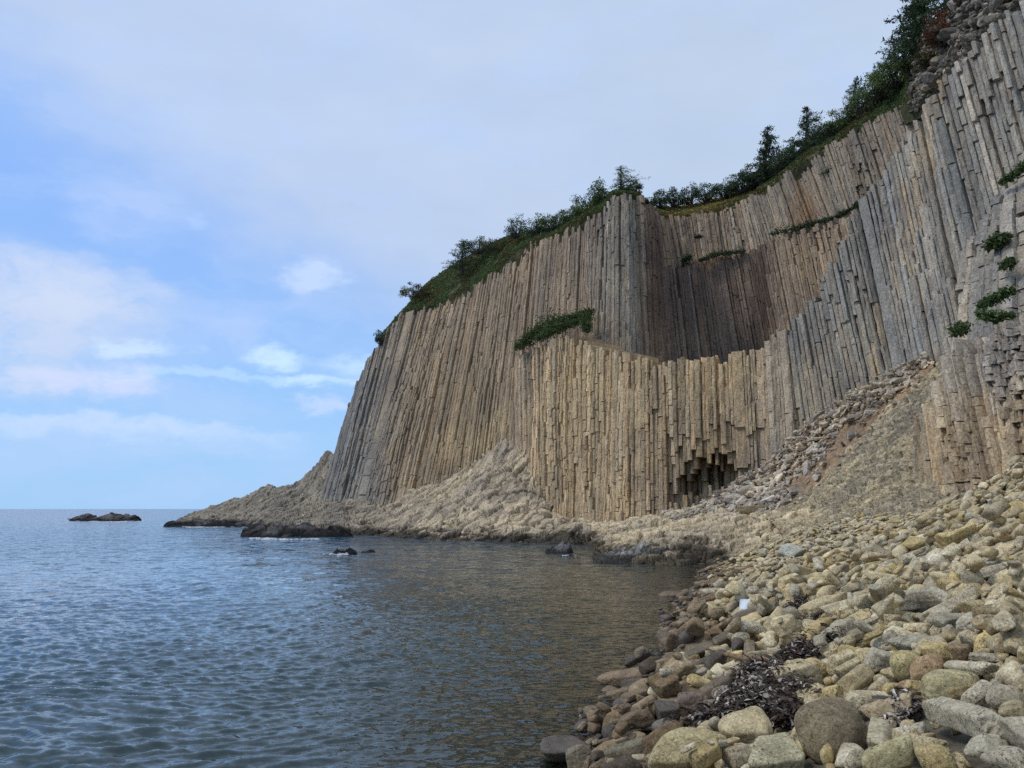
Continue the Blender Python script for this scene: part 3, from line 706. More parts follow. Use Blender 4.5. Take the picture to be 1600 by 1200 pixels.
def shrub(px, py, d, w_px, h_px, label, seed, col=G_MID, dens=1.0, group='shrubs on the cliff top', clumps=None, stem=.35, name='shrub', cat='shrub', leaf=.17):
    g = np.random.default_rng(seed); base = P(px, py, d); W = w_px/F*d*1.3; H = h_px/F*d*1.2
    root = empty(name, base); tag(root, label, cat, group)
    sb = Buf(); fb = Buf(); k = clumps or int(12+W*5.5)
    for q in range(k):
        a = g.uniform(0, 2*pi); r = math.sqrt(g.random())
        low_ = .12 if q % 3 == 0 else 1.0
        c = base+np.array([cos(a)*r*W*.48, sin(a)*r*W*.4, H*(stem*.6*low_+(1-stem*.6)*g.random()*(1-.6*r*r)*g.uniform(.7, 1.15)*(low_**.5))])
        foot_ = base+np.array([cos(a)*r*W*.12, sin(a)*r*W*.1, -.35])
        mid = (foot_+c)/2+g.normal(0, .06*H, 3)
        tube(sb, [foot_, mid, c], [.022*H, .014*H, .006*H], np.array([.08, .065, .055]), 4)
        rad = g.uniform(.10, .20)*min(W, H*1.6)+.08
        n = int(dens*(34+rad*120)); v = g.normal(0, 1, (n, 3)); v /= np.linalg.norm(v, axis=1, keepdims=True)
        pts = c+v*(rad*g.random((n, 1))**.4)*np.array([1.15, 1.15, .75])
        tone = float(np.exp(g.normal(0, .28)))
        leaves(fb, pts, leaf, leafcol(col*tone, n, g), g, .35, .6)
    pbuild(sb, 'stems', M['bark'], root); pbuild(fb, 'foliage', M['leaf'], root)
    return root
conifer(722, 424, 112, 44, 'low dark spruce spreading over the green slope of the left shoulder', 11, w=.75, wind=.1, low=.02)
conifer(970, 303, 88, 40, 'broad wind-bent tree crowning the top of the rock prow', 12, w=.85, wind=.45, col=G_MID*.75, low=.03)
conifer(1190, 290, 95, 84, 'leaning dark pine, first tall one right of the yellow grass', 13, w=.38, lean=.16, wind=.3, gap=.03)
conifer(1258, 242, 91, 70, 'dark pine with a ragged narrow top, second tall one right of the yellow grass', 14, w=.42, lean=.12, gap=.04)
conifer(1330, 188, 86, 62, 'pine with a bent pointed top beside pale green shrubs', 15, w=.40, lean=.2, wind=.35, gap=.04)
conifer(1418, 112, 78, 74, 'short dark pine below the highest pines of the ridge', 16, w=.42, wind=-.2)
conifer(1448, 86, 72, 128, 'tallest dark pine at the top edge of the picture', 17, w=.34, wind=-.25, gap=.05)
conifer(1482, 40, 66, 110, 'dark pine cut by the top edge beside the reddish bush', 18, w=.36, wind=-.15, gap=.05)
conifer(1400, 118, 79, 52, 'small pine leaning left out of the slope under the tall pines', 19, w=.5, wind=-.4)
conifer(1438, 108, 74, 96, 'slim dark pine crowded against the tallest pine', 20, w=.34, wind=-.35, gap=.05)
for a in [(745, 392, 111, 40, 20, 'thin open shrub with sky showing through above the low spruce', 31, G_DARK*1.2, .6), (772, 388, 108, 36, 16, 'sparse twiggy shrub on the bare ridge of the left shoulder', 32, G_OLIVE*.6, .35),
          (806, 368, 104, 30, 28, 'small airy shrub standing alone against the sky', 33, G_DARK*1.3, .55), (838, 364, 101, 34, 24, 'dense dark shrub left of centre on the shoulder crest', 34, G_DARK*1.3, .9), (866, 357, 99, 36, 26, 'rounded shrub in the row below the rock prow', 35, G_MID*.8, .8), (888, 350, 96, 30, 22, 'low leafy shrub near the foot of the prow bushes', 36, G_MID*.8, .8),
          (915, 338, 92, 40, 32, 'bushy green shrub climbing the left side of the prow', 37, G_MID, .9), (938, 316, 91, 36, 30, 'green shrub directly left of the tree on the prow', 38, G_MID, .9), (991, 306, 88, 20, 22, 'dark shrub hanging at the right edge of the prow', 39, G_DARK*1.4, .9),
          (1030, 320, 99, 26, 20, 'first small stemmed shrub right of the prow', 40, G_DARK*1.3, .7), (1052, 319, 100, 26, 24, 'second stemmed shrub right of the prow', 41, G_DARK*1.3, .7), (1078, 316, 100, 30, 26, 'third stemmed shrub right of the prow above yellow grass', 42, G_DARK*1.3, .7), (1104, 311, 100, 28, 28, 'tallest stemmed shrub above the yellow grass', 43, G_DARK*1.3, .7),
          (1132, 304, 99, 34, 24, 'round shrub where the yellow grass narrows', 44, G_DARK*1.4, .9), (1160, 296, 97, 36, 28, 'dark shrub left of the first leaning pine', 45, G_DARK*1.2, 1), (1182, 288, 96, 36, 36, 'bushy shrub touching the foot of the first leaning pine', 46, G_DARK*1.2, 1), (1222, 266, 93, 44, 36, 'open branched shrub between the first and second tall pines', 47, G_DARK*1.3, .7),
          (1243, 252, 92, 34, 34, 'dark shrub at the left foot of the second tall pine', 48, G_DARK*1.2, .9), (1288, 226, 89, 46, 38, 'spreading shrub right of the second tall pine', 49, G_DARK*1.3, .8), (1312, 208, 87, 40, 36, 'leafy green shrub left of the bent pine', 50, G_MID*.9, .9), (1352, 178, 84, 46, 48, 'bright green shrub with sky gaps right of the bent pine', 51, G_LITE*.8, .7), (1376, 150, 82, 44, 36, 'mid green shrub on the steep ridge', 52, G_MID, .9),
          (1396, 132, 79, 50, 42, 'large pale green leafy bush below the upper pines', 53, G_LITE, 1), (1424, 112, 75, 44, 40, 'green bush in front of the upper pines', 54, G_LITE*.75, 1), (1476, 66, 64, 46, 50, 'reddish brown bush beside the dark rubble', 55, G_RED, .9), (1452, 104, 69, 40, 34, 'olive brown bush above the broken columns', 56, G_OLIVE*.6, .9), (597, 536, 120, 20, 24, 'tiny dark shrub on the seaward edge of the cliff', 57, G_DARK*1.3, .8),
          (650, 462, 119, 40, 16, 'brownish low bush on the seaward end of the slope', 58, G_OLIVE*.7, .8), (1012, 324, 92, 16, 14, 'small scrap of scrub in the notch behind the prow', 59, G_MID*.7, .8)]:
    shrub(*a[:7], col=a[7], dens=a[8])
# ground cover on the hill: nobody could count it
g = np.random.default_rng(77); gb = Buf()
nu, nv = HS.shape[:2]; n = 120000
ui = g.random(n)*(nu-2); vi = 9+g.random(n)*(nv*.82-11)
i0 = ui.astype(int); j0 = vi.astype(int); fu = (ui-i0)[:, None]; fv = (vi-j0)[:, None]
pp = HS[i0, j0]*(1-fu)*(1-fv)+HS[i0+1, j0]*fu*(1-fv)+HS[i0, j0+1]*(1-fu)*fv+HS[i0+1, j0+1]*fu*fv
px, py = proj(pp)
lum = fbm(pp*.45, 3, 4); keep = (lum > -.45) & ((px < 1440) | (g.random(n) < .35)) & (px < 1640)
pp, px, lum = pp[keep], px[keep], lum[keep]; n = len(pp)
hgt = np.abs(fbm(pp*.9, 3, 6))[:, None]*.8
yel = np.exp(-((px-1100)/62)**2)*(px > 1015)
pp = pp+np.array([0, 0, 1.])*hgt*g.random((n, 1))*(1-.7*yel[:, None])
m1 = np.clip(fbm(pp*.25, 3, 14)*2+.3, 0, 1)[:, None]
cc = G_MID*(1-m1)*1.1+G_OLIVE*m1*.95
rd = (np.clip(fbm(pp*.6, 2, 24)*3-.9, 0, 1))[:, None]; cc = cc*(1-rd)+G_RED*rd
cc = cc*(1-yel[:, None])+G_YEL*yel[:, None]
cc = cc*np.exp(g.normal(0, .35, (n, 1)))
leaves(gb, pp, .27, cc, g, .5, .5)
o = gb.build('ground_cover', M['leaf']); tag(o, 'mat of low green, olive and yellow plants covering the cliff top', 'ground cover', kind='stuff')
# patches of turf on the ledges
def turf(label, pts, half, n, seed, col=G_MID*.75, thick=.35):
    g = np.random.default_rng(seed); W = np.array([P(*p) for p in pts]); b = Buf()
    t = g.random(n)*(len(W)-1); i = np.minimum(t.astype(int), len(W)-2); f = (t-i)[:, None]
    c = W[i]*(1-f)+W[i+1]*f
    tp = np.sin(np.clip(t/(len(W)-1), 0, 1)*pi)**.35*(.75+.5*np.clip(.5+fbm(c*.9+seed*3, 2), 0, 1))
    hl = np.array([half]*n)*tp
    lump = (.4+.9*np.clip(.5+fbm(c*1.3+seed, 3), 0, 1))[:, None]
    o_ = g.normal(0, .5, (n, 3))*np.array([.9, 1.2, 1.0])*np.exp(g.normal(0, .35, (n, 1)))*hl[:, None]*lump
    o_ = np.clip(o_, -1.25*half, 1.25*half)
    o_[:, 2] = o_[:, 2]*.8+thick*lump[:, 0]*.3
    o_[:, 1] -= .35*half
    cl = leafcol(col, n, g)*np.exp(.5*fbm(c*2+o_*1.5, 2, seed))[:, None]
    leaves(b, c+o_, .20, cl, g, .5, .55)
    ob = b.build('turf_patch', M['leaf']); tag(ob, label, 'turf', 'green patches on the rock ledges')
turf('big wedge of green turf on the shelf in the middle of the left wall', [(806, 546, 90), (830, 528, 87.5), (855, 512, 86), (885, 500, 85), (924, 490, 83.5)], 1.1, 9000, 1)
turf('lower fringe of the wedge of turf, hanging over tan column tops', [(838, 532, 85), (866, 517, 83.5), (895, 507, 82), (922, 500, 81)], .8, 4500, 2)
turf('tuft of turf hanging from the right end of the middle shelf', [(914, 506, 79), (918, 520, 78.2)], .5, 1600, 3)
turf('small dark tuft left on the ledge across the dark recess', [(1066, 412, 93), (1078, 402, 93)], .7, 900, 4, G_DARK*1.2)
turf('long dark strip of turf on the ledge across the dark recess', [(1092, 409, 92.8), (1120, 399, 93), (1163, 394, 92.4)], .55, 2000, 5, G_DARK*1.2)
turf('dark strip of plants on the upper right ledge of the recess', [(1203, 368, 91), (1240, 360, 89.5), (1268, 351, 88), (1300, 343, 85.5)], .6, 1900, 6, G_DARK*1.25)
turf('thin end of the recess ledge plants near the grey wall', [(1305, 341, 85), (1335, 325, 82.5), (1342, 316, 82)], .45, 1500, 7, G_DARK*1.1)
turf('upper short strip of turf below the second tall pine', [(1290, 243, 87), (1318, 234, 86), (1340, 228, 84)], .45, 900, 8, G_MID*.6)
turf('slanting band of turf under the ridge bushes', [(1283, 276, 86.5), (1310, 258, 85), (1345, 240, 83), (1392, 224, 80)], .5, 1700, 9, G_MID*.6)
turf('small bush-like tuft alone on the upper recess wall', [(1085, 372, 94), (1096, 371, 94)], .45, 450, 10, G_DARK)
turf('green turf pad at the right edge of the picture, highest of the right ledges', [(1562, 288, 45.8), (1582, 276, 45), (1606, 256, 44)], .5, 1800, 11, G_MID*.9)
turf('sprawling green turf on the right wall above the near buttress', [(1528, 482, 40), (1548, 472, 40), (1582, 457, 39)], .32, 1500, 12, G_MID*.9)
turf('lower lobe of the sprawling turf above the near buttress', [(1526, 492, 39.5), (1552, 500, 39), (1580, 497, 38.3)], .34, 1700, 13, G_MID*.9)
turf('small dark tuft in a crack of the right wall', [(1545, 388, 44), (1572, 376, 43.2)], .35, 1500, 14, G_MID*.6)
turf('tiny tuft on the buttress shoulder below the sprawling turf', [(1496, 524, 40), (1502, 512, 40.4)], .3, 800, 15, G_MID*.7)
turf('tuft near the right edge below the highest turf pad', [(1566, 420, 41.6), (1580, 412, 41.2)], .3, 900, 16, G_MID*.7)

# ------------------------------------------------------------------ stone shapes
_ico = {}
def ico(k):
    if k not in _ico:
        bm = bmesh.new(); bmesh.ops.create_icosphere(bm, subdivisions=k, radius=1)
        _ico[k] = (np.array([v.co[:] for v in bm.verts]), np.array([[v.index for v in f.verts] for f in bm.faces])); bm.free()
    return _ico[k]
def stone_shape(kind, g, k=4, p=None):
    """rounded polyhedron with unit half-length along x; returns verts, faces"""
    D, Fc = ico(k)
    if kind == 'log':          # worn piece of a basalt column, long along x
        m = int(g.integers(5, 8)); an = np.arange(m)/m*2*pi+g.normal(0, .14, m)+g.random()*2
        nr = np.stack([0*an, np.cos(an), np.sin(an)], -1); ds = g.uniform(.85, 1.1, m)
        e1 = np.array([1, g.normal(0, .2), g.normal(0, .2)]); e2 = np.array([-1, g.normal(0, .2), g.normal(0, .2)])
        nr = np.concatenate([nr, [e1/np.linalg.norm(e1), e2/np.linalg.norm(e2)]]); ds = np.concatenate([ds, [1, 1]])
        p = p or g.uniform(7, 16)
    elif kind == 'ball':
        nr = g.normal(0, 1, (16, 3)); nr /= np.linalg.norm(nr, axis=1, keepdims=True); nr = np.concatenate([nr, -nr]); ds = g.uniform(.92, 1.06, 32); p = 5
    elif kind == 'block':
        nr = np.array([[1, 0, 0], [-1, 0, 0], [0, 1, 0], [0, -1, 0], [0, 0, 1], [0, 0, -1]], float)+g.normal(0, .2, (6, 3))
        ex = g.normal(0, 1, (4, 3)); nr = np.concatenate([nr, ex]); nr /= np.linalg.norm(nr, axis=1, keepdims=True)
        ds = np.concatenate([g.uniform(.9, 1.05, 6), g.uniform(1.05, 1.25, 4)]); p = p or g.uniform(8, 18)
    else:
        nr = g.normal(0, 1, (11, 3)); nr /= np.linalg.norm(nr, axis=1, keepdims=True); ds = g.uniform(.82, 1.1, 11)
        nr = np.concatenate([nr, -nr[:6]]); ds = np.concatenate([ds, g.uniform(.85, 1.1, 6)]); p = p or g.uniform(5, 9)
    q = np.clip(D@nr.T, 0, None)/ds
    r = (q**p).sum(1)**(-1/p)
    V = D*r[:, None]
    s = g.random()*50
    V = V*(1+.07*fbm(D*1.7+s, 2)+.03*fbm(D*5+s, 2))[:, None]
    V /= np.abs(V).max(0)
    return V, Fc
def rot(yaw, pitch, roll):
    cy, sy, cp_, sp_, cr, sr = cos(yaw), sin(yaw), cos(pitch), sin(pitch), cos(roll), sin(roll)
    Z = np.array([[cy, -sy, 0], [sy, cy, 0], [0, 0, 1]]); Y = np.array([[cp_, 0, -sp_], [0, 1, 0], [sp_, 0, cp_]]); X = np.array([[1, 0, 0], [0, cr, -sr], [0, sr, cr]])
    return Z@Y@X
# ------------------------------------------------------------------ scree of fallen column pieces
def scree():
    g = np.random.default_rng(91); nu, nv = SS.shape[:2]; nrm = normals(SS); items = []
    def put(u, v, a, b, c, yaw, col, kind, lift=.1, pitch=None, k=3):
        i, j = min(int(u*nu), nu-1), min(int(v*nv), nv-1)
        n = nrm[i, j]; base = SS[i, j]
        V, Fc = stone_shape(kind, g, k, g.uniform(12, 22))
        Rm = rot(yaw, g.normal(.15, .25) if pitch is None else pitch, g.uniform(0, 6))
        Wd = (V*np.array([a, b, c]))@Rm.T+base+n*lift
        return Wd, Fc, col, a*b
    def colr():
        return lerp(np.array([.56, .46, .32]), np.array([.47, .41, .33]), g.random())*float(np.exp(g.normal(0, .22)))
    for q in range(3300):
        u = g.random(); v = g.random()
        # stones lie thick on the side of the wall, bare earth towards the mound
        lim = .60+.32*(u < .42)-.22*max(0, u-.62)+.14*vnoise(np.array([u*9, 1.3, 0]))
        if u > .86: lim = .42
        if v > lim and g.random() > .07: continue
        a = float(np.exp(g.normal(-1.0, .42)))*(1 if u > .2 else .75); a = min(a, 1.3); r = g.uniform(.18, .42)
        if v < .16: a *= .6
        items.append(put(u, v, a, a*r, a*r*g.uniform(.45, .9), R(g.normal(42, 24)), colr(), 'log' if g.random() < .75 else 'block', g.uniform(-.02, .45)*(1 if v < lim-.1 else .3)))
    items.sort(key=lambda t: -t[3])
    def one(it, label, group='column pieces of the scree'):
        c = it[0].mean(0); b = Buf(); b.add(it[0]-c, [it[1]], it[2])
        o = b.build('rock_fragment', M['scree']); o.location = c.tolist(); tag(o, label, 'rock', group)
    # pieces that stand out
    sp_ = [(.27, .93, 1.35, .42, .34, R(28), np.array([.40, .31, .17]), 'long tan slab lying alone at the lower right edge of the scree', .15, .02),
           (.20, .05, .8, .17, .16, R(90), np.array([.36, .28, .18]), 'upright post-like column piece leaning at the cave mouth', .5, 1.4),
           (.62, .10, 1.5, .16, .15, R(42), np.array([.40, .34, .26]), 'slender long column propped against the grey wall above the scree', .5, .35),
           (.44, .80, .75, .3, .25, R(20), np.array([.50, .44, .35]), 'pale slab on the bare orange earth', .1, .05),
           (.52, .86, .6, .25, .2, R(55), np.array([.46, .40, .30]), 'narrow pale piece in the middle of the bare orange earth', .1, .1),
           (.88, .45, 1.1, .2, .18, R(20), np.array([.46, .42, .35]), 'long grey column piece near the top tip of the scree', .25, .05)]
    for u, v, a, b, c, yaw, col, lab, lift, pit in sp_:
        one(put(u, v, a, b, c, yaw, col, 'log', lift, pit, 4), lab)
    shades = ['pale', 'grey brown', 'dark']
    for it in items[:230]:
        c = it[0].mean(0); px, py = proj(c); lum = it[2].mean()
        sh = 'pale' if lum > .50 else ('dark' if lum < .36 else 'grey brown')
        zone = 'at the foot of the scree' if py > 770 else ('in the lower half of the scree' if py > 715 else ('in the upper half of the scree' if py > 640 else 'near the top tip of the scree'))
        side = 'close under the wall' if px < 1450-(py-560)*1.56-20 else 'towards the bare earth'
        one(it, f'{sh} broken column piece {zone}, {side}', f'{sh} column pieces {zone}, {side}')
    b = Buf()
    for it in items[230:]: b.add(it[0], [it[1]], it[2])
    o = b.build('scree_rubble', M['scree']); tag(o, 'small broken rock filling the scree between the larger column pieces', 'rubble', kind='stuff')
    # dark loose blocks stacked above the grey wall
    top = Buf(); g2 = np.random.default_rng(5)
    sel = [(i, j) for i in range(HS.shape[0]) for j in range(6, HS.shape[1]-24)]
    PX, PY = proj(HS)
    for q in range(9000):
        i = int(g2.integers(0, HS.shape[0])); j = int(g2.integers(4, HS.shape[1]-26))
        px, py = PX[i, j], PY[i, j]
        if not (1425 < px < 1640 and -60 < py < 180): continue
        a = float(np.exp(g2.normal(-1.0, .4))); V, Fc = stone_shape('log', g2, 2, 14)
        Wd = (V*np.array([a*1.5, a*.5, a*.38]))@rot(R(g2.normal(25, 35)), g2.normal(0, .2), g2.uniform(0, 6)).T+HS[i, j]+np.array([0, -.2, g2.uniform(0, .5)])
        top.add(Wd, [Fc], np.array([.24, .205, .16])*float(np.exp(g2.normal(0, .3))))
    o = top.build('loose_rubble', M['scree']); tag(o, 'dark loose rubble stacked on the slope above the grey wall', 'rubble', kind='stuff')
scree()

# ------------------------------------------------------------------ stones of the beach
def hit(px, py, up=0.0):
    x, y, z = ray(px, py); d = np.linspace(2.5, 60, 1400)
    h = EYE+z/y*d-ground(x/y*d, d)-up
    k = int(np.argmax(h < 0)) if (h < 0).any() else len(d)-1
    k = max(k, 1); t = h[k-1]/(h[k-1]-h[k]+1e-9); dd = d[k-1]+(d[k]-d[k-1])*min(max(t, 0), 1)
    return np.array([x/y*dd, dd, EYE+z/y*dd])
PALE = (.50, .425, .27); GREYS = (.47, .43, .335); YELL = (.47, .375, .19); BRN = (.29, .205, .12); MOTT = (.20, .17, .11); WHT = (.60, .56, .46); BLU = (.37, .385, .36); WETB = (.19, .135, .08); WETD = (.105, .085, .065); PINK = (.37, .265, .19); GRN = (.40, .36, .21)
HX0, HY0, HS_ = -4.0, 2.0, .05
hx = np.arange(HX0, 26, HS_); hy = np.arange(HY0, 47, HS_)
HXX, HYY = np.meshgrid(hx, hy, indexing='ij')
HF = ground(HXX, HYY)-.10
OCC = np.zeros(HF.shape, bool); FOC = np.zeros(HF.shape, bool)
KELP = [(1180, 1058, 26, 18), (1200, 1085, 40, 26), (1222, 1108, 30, 24), (1165, 1108, 36, 22), (1120, 1124, 30, 12), (1262, 1018, 34, 12), (1296, 1016, 20, 9), (1242, 958, 14, 14), (1218, 898, 14, 7)]
def sub(cx, cy, R_):
    i0 = max(int((cx-R_-HX0)/HS_), 0); i1 = min(int((cx+R_-HX0)/HS_)+2, HF.shape[0]); j0 = max(int((cy-R_-HY0)/HS_), 0); j1 = min(int((cy+R_-HY0)/HS_)+2, HF.shape[1])
    return slice(i0, i1), slice(j0, j1)
def stamp(V, cx, cy, R_, feat=False):
    """raise the height field under the ellipsoid (axes a, b, c, yaw)"""
    a, b, c, yaw, zc = V; sl = sub(cx, cy, R_)
    X = HXX[sl]-cx; Y = HYY[sl]-cy
    u = (X*cos(yaw)+Y*sin(yaw))/a; v = (-X*sin(yaw)+Y*cos(yaw))/b; r2 = u*u+v*v
    m = r2 < 1
    HF[sl] = np.where(m, np.maximum(HF[sl], zc+c*.92*np.sqrt(np.clip(1-r2, 0, 1))), HF[sl])
    OCC[sl] |= r2 < .8
    if feat: FOC[sl] |= r2 < 1.1
FEAT = []
def add_stone(name, c, ax, yaw, pitch, roll, kind, col, label, group, g, k, wet, extra=None):
    V, Fc = stone_shape(kind, g, k)
    Wd = (V*np.array(ax))@rot(yaw, pitch, roll).T
    b = Buf(); b.add(Wd, [Fc], np.array(col)*(1.0 if wet else 1.1))
    o = b.build(name, M['wet_stone'] if wet else M['stone'], smooth=True); o.location = [float(q) for q in c]
    tag(o, label, 'stone', group); return o
def boulder(x0, y0, x1, y1, kind, col, label, ref, wet=False, yaw=None, deep=.8, sink=.5):
    g = np.random.default_rng(int(x0*7+y1*13)); cx, cy = (x0+x1)/2, (y0+y1)/2
    p = hit(cx, cy); 
    for _ in range(3):
        fw = p[1]*CP+(p[2]-EYE)*SP; a = (x1-x0)/2/F*fw*1.04; hv = (y1-y0)/2/F*fw*1.04
        th = math.atan2(EYE-p[2], p[1]); b = a*deep
        if b*sin(th) > hv*.8: b = hv*.8/sin(th)
        c = math.sqrt(max(hv*hv-(b*sin(th))**2, (.25*a)**2))/cos(th); c = min(c, 1.3*a)
        p = hit(cx, cy, sink*c)
    yw = g.normal(0, .15) if yaw is None else R(yaw)
    rl = g.normal(0, .1)
    add_stone('boulder', p, (a, b, c), yw, g.normal(0, .08), rl, kind, np.array(col), label, 'boulders of the beach', g, 5, wet)
    stamp((a, b, c, yw, p[2]), p[0], p[1], max(a, b), True); FEAT.append((cx, cy, ref, x1-x0, y1-y0))
def log(xa, ya, xb, yb, th, col, label, ref, wet=False, sink=.7):
    g = np.random.default_rng(int(xa*7+yb*13)); 
    A_ = hit(xa, ya); r = th/2/F*A_[1]; A_ = hit(xa, ya, r*sink); B_ = hit(xb, yb, r*sink); p = (A_+B_)/2; v = B_-A_
    ln = np.linalg.norm(v)/2; rr = th/2/F*(p[1]*CP+(p[2]-EYE)*SP)*1.06; yw = math.atan2(v[1], v[0]); pt_ = math.atan2(v[2], math.hypot(v[0], v[1]))
    add_stone('boulder', p, (ln+rr*.4, rr*1.05, rr), yw, pt_, g.uniform(0, 6), 'log', np.array(col), label, 'boulders of the beach', g, 5, wet)
    stamp((ln+rr*.4, rr, rr, yw, p[2]), p[0], p[1], ln+rr, True); FEAT.append(((xa+xb)/2, (ya+yb)/2, ref, abs(xb-xa), abs(yb-ya)+th))
boulder(1245, 1095, 1352, 1184, 'ball', (.23, .19, .125), 'biggest round boulder, dark and mottled, at the bottom of the picture', 'the big dark mottled boulder')
boulder(1160, 1152, 1280, 1215, 'block', (.44, .41, .28), 'pale flat-topped block with green tint below the big dark mottled boulder', 'the flat-topped greenish block')
boulder(1005, 1138, 1140, 1220, 'round', (.41, .35, .20), 'lumpy yellow lichened boulder at the bottom edge near the water', 'the lumpy yellow boulder')
boulder(1126, 1110, 1216, 1172, 'round', PALE, 'pale peaked boulder below the large seaweed heap', 'the pale peaked boulder')
log(1462, 1108, 1562, 1140, 46, GREYS, 'long squared grey column block lying at the lower right', 'the long grey column block')
boulder(1434, 1044, 1536, 1106, 'round', GRN, 'large yellow green ridged boulder behind the long grey column block', 'the yellow green ridged boulder')
boulder(1468, 1068, 1532, 1098, 'block', (.36, .27, .15), 'rusty brown block resting against the yellow green ridged boulder', 'the rusty brown block')
boulder(1204, 1034, 1280, 1080, 'block', PALE, 'large smooth pale block just right of the large seaweed heap', 'the smooth pale block by the seaweed')
boulder(1243, 1029, 1299, 1064, 'round', YELL, 'rounded tan boulder leaning behind the smooth pale block', 'the rounded tan boulder')
log(1298, 1040, 1338, 1024, 30, PALE, 'tan barrel-shaped stone right of the upper seaweed clump', 'the tan barrel-shaped stone')
log(1312, 1086, 1360, 1046, 30, (.44, .37, .23), 'long rounded column stone lying diagonally right of the smooth pale block', 'the diagonal column stone')
log(1306, 1056, 1348, 1034, 22, PALE, 'rounded pale column stone just above the diagonal one', 'the rounded pale column stone')
boulder(1352, 1014, 1402, 1047, 'block', GREYS, 'square grey block with layered face in the lower middle of the beach', 'the square grey block')
boulder(1392, 1018, 1444, 1067, 'ball', (.42, .36, .19), 'round yellowish boulder touching the striped reddish one', 'the round yellowish boulder')
boulder(1424, 1021, 1474, 1071, 'ball', (.40, .28, .17), 'egg-shaped boulder with reddish brown stripes', 'the striped reddish boulder')
boulder(1404, 1059, 1443, 1088, 'round', PINK, 'pinkish brown round stone below the striped reddish boulder', 'the pinkish brown stone')
boulder(1357, 1063, 1386, 1089, 'round', PALE, 'left one of two small round stones side by side', 'the left of the two round stones')
boulder(1381, 1065, 1410, 1089, 'round', YELL, 'right one of two small round stones side by side', 'the right of the two round stones')
boulder(1318, 1079, 1392, 1111, 'block', (.53, .47, .32), 'flat pale slab in front of the diagonal column stone', 'the flat pale slab')
log(1356, 1116, 1428, 1094, 28, (.45, .37, .25), 'long tan slab with straight edges beside the flat pale slab', 'the long tan slab')
boulder(1386, 980, 1467, 1022, 'round', (.36, .335, .26), 'broad grey dome-shaped boulder in the middle of the beach', 'the grey dome-shaped boulder')
log(1392, 940, 1484, 930, 31, (.42, .39, .31), 'thick grey column fragment lying level like a felled trunk', 'the trunk-like column fragment')
log(1446, 968, 1522, 930, 24, (.47, .42, .31), 'long pale column fragment slanting up right of the trunk-like one', 'the slanting pale column fragment')
boulder(1521, 947, 1563, 986, 'block', (.27, .22, .13), 'dark six-sided stone standing near the right side of the beach', 'the dark six-sided stone')
boulder(1460, 955, 1503, 984, 'block', (.33, .31, .25), 'grey broken column end facing the camera', 'the grey column end')
log(1394, 1147, 1430, 1139, 18, WHT, 'slender whitish stone between larger boulders', 'the slender whitish stone')
log(1372, 1180, 1380, 1135, 38, (.44, .40, .28), 'upright blocky grey tan stone right of the big dark mottled boulder', 'the upright blocky stone')
log(1404, 1158, 1472, 1172, 30, PALE, 'smooth tan stone sloping to the right below the slender whitish one', 'the smooth tan sloping stone')
log(1346, 1200, 1425, 1172, 44, (.40, .36, .21), 'large greenish tan stone cut by the bottom edge', 'the greenish tan stone at the bottom')
boulder(1434, 1162, 1492, 1212, 'round', YELL, 'yellowish lump cut by the bottom edge right of the greenish one', 'the yellowish lump')
boulder(1510, 1149, 1572, 1188, 'round', (.43, .40, .31), 'rounded grey stone below the long grey column block', 'the rounded grey stone')
boulder(1540, 1162, 1625, 1215, 'round', GREYS, 'large grey boulder in the bottom right corner', 'the bottom right boulder')
boulder(1572, 1118, 1640, 1170, 'block', (.46, .42, .33), 'mottled grey block at the right edge near the bottom', 'the mottled grey block')
boulder(1558, 1096, 1615, 1132, 'round', (.40, .35, .22), 'dull tan boulder at the right edge above the mottled grey block', 'the dull tan boulder')
log(1482, 1040, 1552, 1046, 20, (.55, .50, .38), 'flat pale stone with pointed right end', 'the flat pale pointed stone')
boulder(1277, 1167, 1307, 1197, 'round', YELL, 'small yellow ochre stone beside the flat-topped greenish block', 'the yellow ochre stone')
boulder(1320, 1171, 1358, 1206, 'round', (.45, .41, .30), 'rounded grey pebble at the bottom edge below the big dark boulder', 'the rounded bottom pebble')
boulder(1540, 1070, 1604, 1112, 'round', (.45, .41, .31), 'smooth grey tan boulder right of the rusty brown block', 'the smooth grey tan boulder')
boulder(1440, 1003, 1490, 1036, 'round', YELL, 'mustard coloured lumpy stone above the striped reddish boulder', 'the mustard lumpy stone')
boulder(1484, 1006, 1518, 1034, 'block', (.33, .24, .15), 'brown weathered lump right of the mustard one', 'the brown weathered lump')
log(1246, 1098, 1288, 1080, 28, PALE, 'tan rounded slab between the seaweed heap and the big dark boulder', 'the tan slab by the dark boulder')
boulder(1256, 1083, 1294, 1112, 'round', (.46, .37, .22), 'small orange tan stone tucked behind the big dark boulder', 'the orange tan stone')
log(1256, 1002, 1292, 972, 24, YELL, 'ochre stone pointing up beside the upper seaweed clump', 'the ochre pointing stone')
log(1292, 1006, 1326, 978, 34, GREYS, 'grey ribbed block right of the ochre pointing stone', 'the grey ribbed block')
boulder(1215, 849, 1258, 876, 'round', (.46, .47, .42), 'bluish white smooth boulder at the far end of the beach', 'the bluish white boulder')
log(1462, 790, 1500, 778, 13, (.42, .36, .24), 'flat slab leaning at the foot of the near buttress', 'the flat leaning slab')
log(1498, 786, 1545, 764, 12, (.45, .38, .25), 'second long slab fallen against the near buttress', 'the second fallen slab')
boulder(1556, 776, 1625, 806, 'round', (.36, .27, .17), 'broad brown slab at the right edge below the buttress', 'the broad brown slab')
log(1402, 880, 1448, 862, 17, GREYS, 'grey column stone far up the beach', 'the far grey column stone')
log(1520, 902, 1590, 884, 20, (.44, .40, .31), 'long grey stone at the right edge of the upper beach', 'the upper grey long stone')
